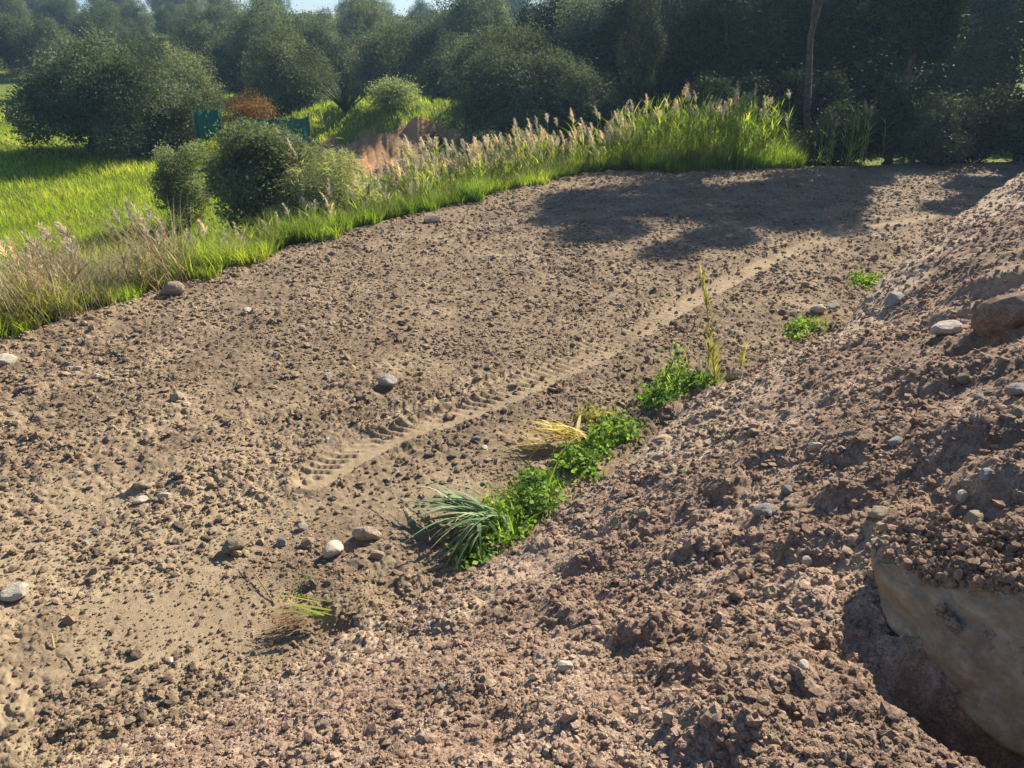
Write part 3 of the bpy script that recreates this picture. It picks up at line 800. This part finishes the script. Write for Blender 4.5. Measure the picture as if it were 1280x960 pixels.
# bushes on the bank left of the field
def bush_strands(seed, h, rad, n, mat, root, L=.35, W=.012, nb=40):
    """bush of fine upright twigs"""
    rng = np.random.default_rng(seed); blobs = []
    for i in range(nb):
        v = rng.normal(0, 1, 3); v /= np.linalg.norm(v); f = rng.uniform(.3, .9); br = rad * rng.uniform(.14, .30)
        blobs.append((v[0] * f * rad * .85, v[1] * f * rad * .85, h * .48 + v[2] * f * h * .44, br, br, br * 1.2))
    C, k = crown_pts(rng, blobs, n, .3)
    C[:, 2] = np.maximum(C[:, 2], .02)
    az = np.arctan2(C[:, 1], C[:, 0]) + rng.normal(0, .7, n)
    bt = rng.random(nb); tint = np.clip(.5 * bt[k] + .5 * rng.random(n), 0, 1)
    V, F, T = blades(rng, C, rng.uniform(.6, 1.2, n) * L, np.full(n, W), az, rng.uniform(.0, .40, n), rng.uniform(0, .2, n), 2, tint)
    part('twigs', mk_mesh('twigs', V, F, T, False), mat, root)
    a = Acc()
    for i in range(7):
        b = np.array(blobs[i][:3]); a.put(*tube([(0, 0, -.1), b * .5 + rng.normal(0, .06, 3), b], np.array([.03, .02, .008]), 5))
    part('stems', a.mesh('stems'), M_bark, root)
M_bush = foliage_mat('bush_leaves', G3((.09, .12, .07), (.17, .21, .13), (.32, .36, .25)), .3)
def bush(name, u, Y, label, seed, h, rad, n, mat, strands=True, **kw):
    x = at_depth(u, Y); r = empty(name, (x, Y, ground_z(x, Y) - .05)); tag(r, label, 'bush')
    if strands: bush_strands(seed, h, rad, n, mat, r, **kw)
    else: tree_parts(seed, h, rad, n, kw.get('leaf', .07), 0.0, mat, nb=38, root=r, brr=(.25, .5), asp=kw.get('asp', .4))
    return r
bush('bush', 238, 20, 'rounded grey-green bush standing alone right of the meadow', 41, 2.5, .80, 26000, M_bush, False, leaf=.065)
bush('bush', 348, 19.3, 'large dark green bush below the green net fence', 42, 3.5, 1.5, 44000, M_bush, False, leaf=.10)
bush('bush', 405, 18.6, 'feathery grey-green tamarisk bush right of the dark bush', 43, 2.9, 1.5, 30000, M_greyb, False, leaf=.20, asp=.10)
bush('bush', 465, 20.0, 'paler feathery bush at the right end of the bank bushes', 44, 1.9, 1.3, 22000, M_greyb, False, leaf=.18, asp=.10)
bush('bush', 545, 31.6, 'small round dark bush on the dirt clearing', 45, 1.1, .62, 5000, M_dark, False, leaf=.08)
bush('bush', 495, 36.5, 'low grey-green bush on top of the red cut bank', 46, 1.0, 1.6, 9000, M_greyb, False, leaf=.11)
bush('bush', 595, 29.5, 'low grey bush right of the white stones', 47, 1.8, 1.1, 9000, M_olive, False, leaf=.09)
bush('bush', 265, 29, 'bush with yellow flowers between the olive and the dark bush', 48, 1.3, .8, 7000, M_mustard, False, leaf=.07)
bush('bush', 322, 35, 'rusty red leafed shrub above the green net fence', 49, 2.5, 1.3, 8000, M_rust, False, leaf=.10)
bush('bush', 650, 31.5, 'low olive-green bush behind the plumed reeds', 50, 2.1, 1.5, 9000, M_olive, False, leaf=.09)
# agave like spiky plant
def agave():
    x = at_depth(432, 36.5); r = empty('agave', (x, 36.5, ground_z(x, 36.5))); tag(r, 'spiky dark agave standing on top of the red cut bank', 'plant')
    rng = np.random.default_rng(5); n = 34
    V, F, T = blades(rng, np.zeros((n, 3)), rng.uniform(1.2, 1.8, n), np.full(n, .16), np.linspace(0, 14, n), rng.uniform(.2, .9, n), rng.uniform(0, .2, n), 5)
    part('leaves', mk_mesh('leaves', V, F, T), M_dark, r)
agave()

# shade net fence
def net_fence(name, u0, Y0, u1, Y1, h, label):
    x0, x1 = at_depth(u0, Y0), at_depth(u1, Y1); z0 = ground_z(x0, Y0)
    r = empty(name, (x0, Y0, z0)); tag(r, label, 'fence')
    n = 24; V = []; F = []
    for i in range(n + 1):
        t = i / n; x = (x1 - x0) * t; y = (Y1 - Y0) * t + .06 * math.sin(t * 21); zb = ground_z(x0 + x, Y0 + y) - z0
        sag = .10 * math.sin((t * 4 % 1) * math.pi)
        V += [(x, y, zb + .02), (x, y + .05 * math.sin(t * 33), zb + h * .5), (x, y, zb + h - sag)]
        if i < n:
            k = i * 3
            for j in (0, 1): F.append((k + j, k + j + 3, k + j + 4, k + j + 1))
    part('net', mk_mesh('net', np.array(V), np.array(F)), M_net, r)
    npo = 5 if abs(x1 - x0) > 2 else 2
    for i in range(npo):
        t = i / (npo - 1); x = (x1 - x0) * t; y = (Y1 - Y0) * t - .04; zb = ground_z(x0 + x, Y0 + y) - z0
        a = Acc(); a.put(*tube([(x, y, zb - .2), (x, y, zb + h + .12)], .03))
        part('post', a.mesh('post'), M_post, r)
net_fence('net_fence', 306, 30, 392, 32, 1.75, 'teal green shade net fence behind the large dark bush')
net_fence('net_fence', 250, 32.5, 284, 33.5, 1.9, 'low teal net panel right of the upper left olive trees')

# ------------------------------------------------------------------ grass (countless)
def grass_stuff(name, rng, X, Y, L, W, mat, label, lean=(.0, .5), curl=(0, .5), tint=None, segs=3, wind=None, cat='grass'):
    kp = np.hypot(X - HOLE.x, Y - HOLE.y) > .85 + .25 * fbm(X * 3, Y * 3, 5, 2)
    X, Y, L, W = X[kp], Y[kp], L[kp], W[kp]; tint = None if tint is None else tint[kp]
    Z = H(X, Y); n = len(X)
    az = rng.uniform(0, 2 * np.pi, n) if wind is None else rng.normal(wind, .8, n)
    V, F, T = blades(rng, np.stack([X, Y, Z - .02], 1), L, W, az, rng.uniform(*lean, n), rng.uniform(*curl, n), segs, tint)
    tag(add(name, mk_mesh(name, V, F, T, False), mat), label, cat, kind='stuff')
rng = np.random.default_rng(8)
# meadow
n = 150000
th = rng.uniform(-R(50), R(8), n); r = np.exp(rng.uniform(math.log(13), math.log(70), n))
X, Y = r * np.sin(th), r * np.cos(th); e, _ = seg_dist(X, Y, EDGE)
bare = np.exp(-(((X + 5.3) / 4.1) ** 4)) * np.exp(-(((Y - 31.0) / 3.4) ** 4)) + .3 * fbm(X * .5, Y * .5, 113, 3) > .42
ok = (e > 1.6) & ~bare
X, Y, r = X[ok], Y[ok], r[ok]
patch = .5 + .5 * fbm(X * .3, Y * .3, 131, 3)
L = (.12 + .35 * patch) * rng.uniform(.5, 1.2, len(X))
grass_stuff('meadow_grass', rng, X, Y, L, .006 + .0007 * r, M_grass, 'bright yellow-green meadow grass left of the field', tint=np.clip(patch * .55 + .5 * (fbm(X * 1.1, Y * 1.1, 145, 3) > .1) * .6 + rng.normal(0, .16, len(X)) + .05, 0, 1))
# bank grass along the edge of the field
pts = np.array(EDGE); seg = np.hypot(*(pts[1:] - pts[:-1]).T); cum = np.concatenate([[0], np.cumsum(seg)])
def along(tt, off):
    i = np.clip(np.searchsorted(cum, tt) - 1, 0, len(seg) - 1); f = ((tt - cum[i]) / seg[i])[:, None]
    p = pts[i] * (1 - f) + pts[i + 1] * f; dd = (pts[i + 1] - pts[i]) / seg[i][:, None]
    return p[:, 0] - dd[:, 1] * off, p[:, 1] + dd[:, 0] * off
EL = cum
t_start = cum[2]; t_end = cum[8] + 1.5
n = 105000
tt = rng.uniform(t_start, t_end, n); off = -.05 + 3.3 * rng.random(n) ** 1.15
off += .75 * fbm(tt * 1.1, tt * 0, 133, 6, .65) + .12
X, Y = along(tt, off)
tall = .30 + .50 * vnoise(tt * 1.6, off * 1.5, 134) + .75 * sstep(.0, 1.1, off) * (.5 + .6 * vnoise(tt * .7, off, 135))
gr = sstep(cum[4], cum[5], tt)
L = tall * rng.uniform(.35, 1.1, n)
tint = np.clip(.68 - .42 * gr + .6 * fbm(tt * .9, off, 139, 3) + rng.normal(0, .2, n) - .12 * (off < .5), 0, 1)
gap = vnoise(tt * 1.9, off * 2.2, 141) < .22; L[gap & (off < 1.2)] *= .4
grass_stuff('bank_grass', rng, X, Y, L, np.full(n, .016), M_reed, 'tall bright green grass along the bank at the far edge of the field', tint=tint, lean=(0, .45), curl=(.05, .6))
# dry straw at the left end of the bank
n = 9000
tt = rng.uniform(cum[3], cum[8], n); off = .2 + 2.4 * rng.random(n); X, Y = along(tt, off)
grass_stuff('seeding_grass', rng, X, Y, rng.uniform(.4, 1.15, n), np.full(n, .010), M_straw, 'thin yellowed seed stalks among the green bank grass', lean=(.0, .5), curl=(.05, .6))
n = 16000
tt = rng.uniform(cum[2] - 1, cum[4] + .8, n); off = .0 + 3.6 * rng.random(n); X, Y = along(tt, off)
ok = vnoise(X * 1.1, Y * 1.1, 137) > .38; X, Y, off = X[ok], Y[ok], off[ok]; n = len(X)
grass_stuff('dry_straw', rng, X, Y, rng.uniform(.5, 1.75, n) * (.7 + .5 * vnoise(X * 1.4, Y * 1.4, 143)), np.full(n, .012), M_straw, 'dry straw-coloured reed grass at the left end of the bank', lean=(.1, .8), curl=(.1, .7), wind=2.6)

# ------------------------------------------------------------------ reeds
def reed_clump(seed, nst, h, plume, mat=M_reed, spread=.35, pm=M_plume, name='reed_clump'):
    rng = np.random.default_rng(seed); root = empty(name, (0, 0, 0))
    st = Acc(); lv = Acc(); plumes = []
    for i in range(nst):
        bx, by = rng.normal(0, spread, 2); hh = h * rng.uniform(.7, 1.08); az = rng.normal(2.5, .9); ln = rng.uniform(.03, .16) * hh
        pp = [np.array([bx + ln * math.cos(az) * t * t, by + ln * math.sin(az) * t * t, hh * t - .05]) for t in np.linspace(0, 1, 6)]
        st.put(*tube(pp, np.linspace(.010, .004, 6), 4))
        m = 9; tpos = rng.uniform(.15, .92, m)
        P = np.array([[np.interp(t, np.linspace(0, 1, 6), [p[k] for p in pp]) for k in range(3)] for t in tpos])
        lv.put(*blades(rng, P, rng.uniform(.28, .55, m), rng.uniform(.018, .032, m), rng.uniform(0, 6.28, m), rng.uniform(.3, .7, m), rng.uniform(.1, .6, m), 4))
        if plume and rng.random() < plume:
            pl = Acc(); m = 70; t = rng.random(m); top = pp[-1]; PL = rng.uniform(.22, .38)
            P = top + np.stack([PL * .35 * math.cos(az) * t * t, PL * .35 * math.sin(az) * t * t, PL * t - .05], 1)
            pl.put(*blades(rng, P, rng.uniform(.08, .17, m) * (1.15 - t * .7), np.full(m, .019), rng.normal(az, 1.1, m), rng.uniform(.25, .8, m), rng.uniform(.1, .5, m), 2))
            plumes.append(pl)
    part('stems', st.mesh('stems'), mat if mat is not M_greyb else M_straw, root)
    part('leaves', lv.mesh('leaves', False), mat, root)
    for pl in plumes: part('plume', pl.mesh('plume', False), pm, root)
    return root
def place_reeds(protos, spots, label, group):
    for i, (x, y, sc, rz) in enumerate(spots):
        src = protos[i % len(protos)]
        c = src if not src.get('used') else copy_tree(src)
        src['used'] = 1
        c.location = (x, y, ground_z(x, y)); c.scale = (sc,) * 3; c.rotation_euler = (0, 0, rz)
        tag(c, label, 'reeds', group)
q = np.random.default_rng(19)
def bank_spots(t0, t1, o0, o1, n, s0, s1):
    tt = np.linspace(t0, t1, n) + q.normal(0, .15, n); off = q.uniform(o0, o1, n); X, Y = along(tt, off)
    return [(float(x), float(y), float(q.uniform(s0, s1)), float(q.uniform(-.5, .5))) for x, y in zip(X, Y)]
tallr = [reed_clump(60 + k, 13, 2.25, .35) for k in range(4)]
place_reeds(tallr, bank_spots(cum[7] + 1.6, cum[8] + .6, .35, 1.9, 34, .8, 1.08), 'tall bright green reed clump at the edge of the tree shadow', 'tall bright reeds by the tree shadow')
midr = [reed_clump(70 + k, 12, 2.05, 1.0) for k in range(4)]
place_reeds(midr, bank_spots(cum[6] - 2.6, cum[7] + 1.9, .6, 2.8, 46, .75, 1.08), 'reed clump with dense cream plumes on the bank left of the tall bright reeds', 'plumed reeds in the middle of the bank')
farr = [reed_clump(80 + k, 9, 1.35, .35) for k in range(3)]
place_reeds(farr, bank_spots(cum[4] - .2, cum[6] - 2.0, .6, 2.8, 34, .65, 1.1), 'reed clump with sparse plumes on the bank in front of the bushes', 'sparse reeds in front of the bushes')
dryr = [reed_clump(90 + k, 8, 1.6, .9, M_straw) for k in range(3)]
place_reeds(dryr, bank_spots(cum[2] + .4, cum[4], .4, 2.4, 22, .8, 1.2), 'straw-dry plumed reed clump at the left end of the bank', 'dry reeds at the left end of the bank')
pamp = reed_clump(99, 9, 2.7, 1.0, M_greyb, .25)
xx = at_depth(395, 18.6); pamp.location = (xx, 18.6, ground_z(xx, 18.6)); tag(pamp, 'reed clump with tall pinkish plumes rising in front of the tamarisk bush', 'reeds')
grn = reed_clump(98, 12, 1.9, .1); grn.location = (11.2, 24.9, ground_z(11.2, 24.9)); grn.scale = (1.0, 1.0, 1.0); tag(grn, 'sunny green reed clump alone in the shaded corner', 'reeds')
g2 = copy_tree(grn); g2.location = (10.2, 24.9, ground_z(10.2, 24.9)); g2.scale = (.8,) * 3; tag(g2, 'shorter green reed clump left of the lone one in the shaded corner')

# ------------------------------------------------------------------ weeds at the foot of the embankment
def weed(u, v, rad, h, n, label, seed, leaf=.052, mat=None, sc=(1.05, .6), name='weed'):
    rng = np.random.default_rng(seed); p = G(u, v); r = empty(name, (p.x, p.y, p.z), R(48)); tag(r, label, 'weed')
    n = int(n * .36); m = max(7, n // 45)
    cl = np.stack([rng.normal(0, .5, m) * rad * sc[0], rng.normal(0, .5, m) * rad * sc[1]], 1)
    k = rng.integers(0, m, n)
    X = cl[k, 0] + rng.normal(0, .07, n); Y = cl[k, 1] + rng.normal(0, .07, n)
    c, s = math.cos(R(48)), math.sin(R(48))
    gx = p.x + c * X - s * Y; gy = p.y + s * X + c * Y
    Z = H(gx, gy) - p.z + rng.random(n) ** 1.2 * h * (.25 + 1.1 * rng.random(m)[k] ** 2)
    V, F, T = leaves(rng, np.stack([X, Y, Z], 1), leaf, .75, .1, np.clip(.6 * rng.random(m)[k] + .4 * rng.random(n), 0, 1))
    part('leaves', mk_mesh('leaves', V, F, T, False), mat or M_weed, r)
    if h > .1:
        nb = max(8, n // 70); kb = rng.integers(0, m, nb); bx = cl[kb, 0] + rng.normal(0, .1, nb); by = cl[kb, 1] + rng.normal(0, .1, nb)
        hx = p.x + c * bx - s * by; hy = p.y + s * bx + c * by
        V, F, T = blades(rng, np.stack([bx, by, H(hx, hy) - p.z], 1), rng.uniform(.6, 2.0, nb) * (h + .06), rng.uniform(.006, .016, nb), rng.uniform(0, 6.3, nb), rng.uniform(.1, .7, nb), rng.uniform(.1, .8, nb), 5)
        part('blades', mk_mesh('blades', V, F, T, False), M_reed if mat is None else mat, r)
    ns = min(90, n // 25); i = rng.integers(0, n, ns)
    B = np.stack([X[i], Y[i], Z[i] * 0 + (H(gx[i], gy[i]) - p.z)], 1)
    V, F, T = blades(rng, B, np.maximum(Z[i] - B[:, 2], .02) * 1.05, np.full(ns, .004), rng.uniform(0, 6.3, ns), rng.uniform(0, .3, ns), rng.uniform(0, .2, ns), 2)
    part('stems', mk_mesh('stems', V, F, T, False), M_weed, r)
    return r
weed(628, 660, .34, .16, 3600, 'lowest green leafy weed patch beside the laid-over reed', 1)
weed(668, 625, .32, .20, 3400, 'dark green leafy weed patch just above the laid-over reed', 2)
weed(722, 580, .34, .18, 3600, 'leafy weed patch in the middle of the green strip below the yellow leaves', 3)
weed(765, 545, .30, .20, 2800, 'fresh green weed patch right of the yellow leaves', 4)
weed(820, 500, .32, .22, 2400, 'weed patch on the field side of the shaded scarp', 5)
weed(862, 484, .34, .16, 2200, 'flat weed patch left of the lower reed shoot', 6)
weed(596, 696, .16, .08, 900, 'sparse sprout of green at the lower end of the green strip', 7)
weed(1003, 413, .34, .14, 1800, 'nearer of the two small green tufts at the foot of the embankment', 8)
weed(1086, 353, .36, .14, 1500, 'farther of the two small green tufts at the foot of the embankment', 9)
weed(372, 742, .12, .05, 260, 'tiny green sprouts at the small hole low left', 10, .018)
weed(835, 478, .16, .42, 900, 'taller leafy weed standing up beside the leaning green shoot', 16)
weed(742, 525, .22, .16, 900, 'yellow-leaved weed at the upper side of the green strip', 11, .04, M_yellow)

def leafy_shoot(name, u, v, h, label, seed, mat, nl=9, az=2.0, ln=.15, L=(.14, .28), W=.022, cat='reed shoot', stem=.008):
    rng = np.random.default_rng(seed); p = G(u, v); r = empty(name, p); tag(r, label, cat)
    ts = np.linspace(0, 1, 7)
    pp = np.stack([ln * h * math.cos(az) * ts ** 2, ln * h * math.sin(az) * ts ** 2, h * ts - .03], 1)
    a = Acc(); a.put(*tube(pp, np.linspace(stem, stem * .35, 7), 5)); part('stem', a.mesh('stem'), mat, r)
    t = np.linspace(.12, 1, nl); P = np.stack([np.interp(t, ts, pp[:, k]) for k in range(3)], 1)
    V, F, T = blades(rng, P, rng.uniform(*L, nl), np.full(nl, W), az + np.where(np.arange(nl) % 2, 0, np.pi) + rng.normal(0, .5, nl), rng.uniform(.08, .35, nl), rng.uniform(.0, .3, nl), 5)
    part('leaves', mk_mesh('leaves', V, F, T, False), mat, r)
    return r
leafy_shoot('reed_shoot', 893, 482, .52, 'lower yellow-green reed shoot at the crest of the embankment', 1, M_shoot, 18, 2.8, .2, (.20, .34), .042)
leafy_shoot('reed_shoot', 884, 470, 1.35, 'tall yellow reed shoot rising highest over the wheel rut', 2, M_shoot, 30, 2.9, .16, (.18, .32), .040)
leafy_shoot('reed_shoot', 822, 500, .42, 'thin reed shoot in the weeds left of the yellow ones', 3, M_weed, 10, .6, .4)
leafy_shoot('reed_shoot', 836, 498, .50, 'leaning green reed shoot beside the thin one', 4, M_reed, 10, .3, .5)
leafy_shoot('reed_shoot', 926, 462, .28, 'short yellow reed shoot right of the lower one', 5, M_shoot, 7, 1.2, .2, (.14, .26), .036)
leafy_shoot('reed_shoot', 772, 470, .30, 'thin brown dry stalk on the field above the weeds', 6, M_straw, 3, 1.2, .3, (.05, .1), .01)

def fan(name, u, v, label, seed, n, L, W, az, spread, mat, lean=(.5, .95), curl=(.1, .5), lift=.0, cat='reed', stems=0, rise=.3, droop=0.0):
    """reed knocked over: long leaves fanned out from one point"""
    rng = np.random.default_rng(seed); p = G(u, v); r = empty(name, p); tag(r, label, cat)
    B = np.zeros((n, 3)); B[:, 2] = rng.uniform(.0, .12, n) + lift
    q_ = rng.random(n) * L * .45 * (n > 10); B[:, 0] += rng.normal(0, .05, n) + q_ * math.cos(az); B[:, 1] += rng.normal(0, .05, n) + q_ * math.sin(az)
    A = rng.normal(az, spread, n); LL = rng.uniform(.6, 1.1, n) * L
    V, F, T = blades(rng, B, LL, rng.uniform(.6, 1.2, n) * W, A, rng.uniform(*lean, n), rng.uniform(*curl, n), 7, rise=rise, droop=droop)
    # keep everything above the soil
    gz = H(V[:, 0] + p.x, V[:, 1] + p.y) - p.z; V[:, 2] = np.maximum(V[:, 2], gz + .006 + rng.random(len(V)) * .002)
    part('leaves', mk_mesh('leaves', V, F, T, False), mat, r)
    a = Acc()
    for i in range(min(stems, 6)):
        an = rng.normal(az, spread * .5); l = L * rng.uniform(.4, .7)
        a.put(*tube([(0, 0, .02), (l * .5 * math.cos(an), l * .5 * math.sin(an), .10), (l * math.cos(an), l * math.sin(an), .09)], [.008, .007, .004], 5))
    if stems: part('stems', a.mesh('stems'), mat, r)
    return r
fan('laid_over_reed', 630, 660, 'laid-over reed with long silvery green leaves pointing left at the foot of the embankment', 1, 44, .72, .044, math.pi * .97, .42, M_silver, (.55, 1.0), (.0, .7), .05, stems=6, rise=.7, droop=.45)
fan('laid_over_reed', 615, 668, 'drooping silvery reed leaves hanging towards the camera beside the laid-over reed', 2, 26, .46, .042, -2.3, .5, M_silver, (.3, .8), (.3, .7), .12, stems=3, rise=.6, droop=.4)
fan('laid_over_reed', 600, 664, 'few dead brown blades tangled in front of the laid-over reed', 12, 12, .42, .022, math.pi * 1.1, .9, M_straw, (.4, 1.0), (.0, .6), .04, stems=1, rise=.6, droop=.4)
fan('grass_tuft', 655, 635, 'tuft of dark green blades growing in the weed strip', 3, 90, .38, .010, 2.6, 1.2, M_reed, (.2, .8), (.2, .8))
fan('yellow_reed', 735, 560, 'fallen yellow dry reed leaves stretching left over the field', 4, 34, .62, .034, math.pi * .95, .6, M_yellow, (.4, 1.0), (.0, .7), .04, stems=4, rise=.6, droop=.35)
fan('yellow_reed', 700, 566, 'thin straw-coloured reed stalks left of the yellow leaves', 5, 16, .55, .014, math.pi * 1.02, .5, M_straw, (.5, 1.0), (.0, .3), .03, stems=3)
fan('dry_leaf_stalk', 405, 773, 'flat yellow-green reed leaf lying by the small hole', 6, 7, .40, .028, math.pi * .97, .12, M_reed, (.8, 1.0), (0, .1), .03)
fan('root_tuft', 385, 775, 'tuft of rusty dry roots hanging below the reed leaf', 7, 70, .26, .005, -2.6, .35, M_rust, (.5, 1.0), (.1, .5), .02, cat='roots')
fan('yellow_reed', 1010, 412, 'yellow blade bent over the nearer green tuft', 8, 6, .55, .03, .35, .25, M_yellow, (.6, .9), (.1, .4), .05)

def twig(u0, v0, u1, v1, h1, label, rad=.006, mat=M_straw, name='dry_stick'):
    a_, b_ = G(u0, v0), G(u1, v1); a = Acc()
    d_ = b_ - a_
    a.put(*tube([(0, 0, .0), (d_.x * .5, d_.y * .5, d_.z * .5 + h1 * .6), (d_.x, d_.y, d_.z + h1)], [rad, rad * .9, rad * .6], 6))
    o = add(name, a.mesh(name), mat); o.location = a_ + Vector((0, 0, .01)); tag(o, label, 'stick')
twig(344, 757, 308, 706, .05, 'straight brown stalk leaning up from the small hole towards the tan stone', .006)
twig(68, 812, 66, 797, .02, 'short cream stick low on the left of the field', .010)
twig(82, 822, 95, 838, .01, 'thin cream twig right below the short stick', .006)
twig(560, 700, 547, 722, .0, 'pale broken stem under the laid-over reed', .007)
twig(536, 668, 538, 690, .10, 'upright pale stem left under the laid-over reed', .007)
twig(1208, 300, 1172, 330, .03, 'dark root lying on the crest of the embankment', .014, M_bark, 'root')
# white stones by the clearing
for i, (u, v, w) in enumerate(((533, 200, 16), (546, 197, 16), (556, 200, 12))):
    stone(u, v, w, 'pale', ('left', 'middle', 'right')[i] + ' one of the three white stones before the dirt clearing', 3 + i, .7, .8, .3, .1)

# ------------------------------------------------------------------ added volume, lays a bluish veil over the dark trees
hz_me = bpy.data.meshes.new('added_haze')
x0, x1, y0, y1, z0, z1 = -950., 950., -950., 950., -12., 45.
hz_me.from_pydata([(x0, y0, z0), (x1, y0, z0), (x1, y1, z0), (x0, y1, z0), (x0, y0, z1), (x1, y0, z1), (x1, y1, z1), (x0, y1, z1)], [],
                  [(0, 3, 2, 1), (4, 5, 6, 7), (0, 1, 5, 4), (1, 2, 6, 5), (2, 3, 7, 6), (3, 0, 4, 7)])
m = bpy.data.materials.new('added_haze_volume'); m.use_nodes = True; nt = m.node_tree; nt.nodes.clear()
out = nt.nodes.new('ShaderNodeOutputMaterial'); pv = nt.nodes.new('ShaderNodeVolumePrincipled')
pv.inputs['Color'].default_value = (.42, .68, 1.0, 1); pv.inputs['Density'].default_value = .0007; pv.inputs['Anisotropy'].default_value = .3
nt.links.new(pv.outputs[0], out.inputs['Volume'])
hz_o = add('added_haze', hz_me, m); hz_o['kind'] = 'stuff'; hz_o['label'] = 'thin bluish volume added to lay a soft veil over the dark trees'; hz_o['category'] = 'added_haze'
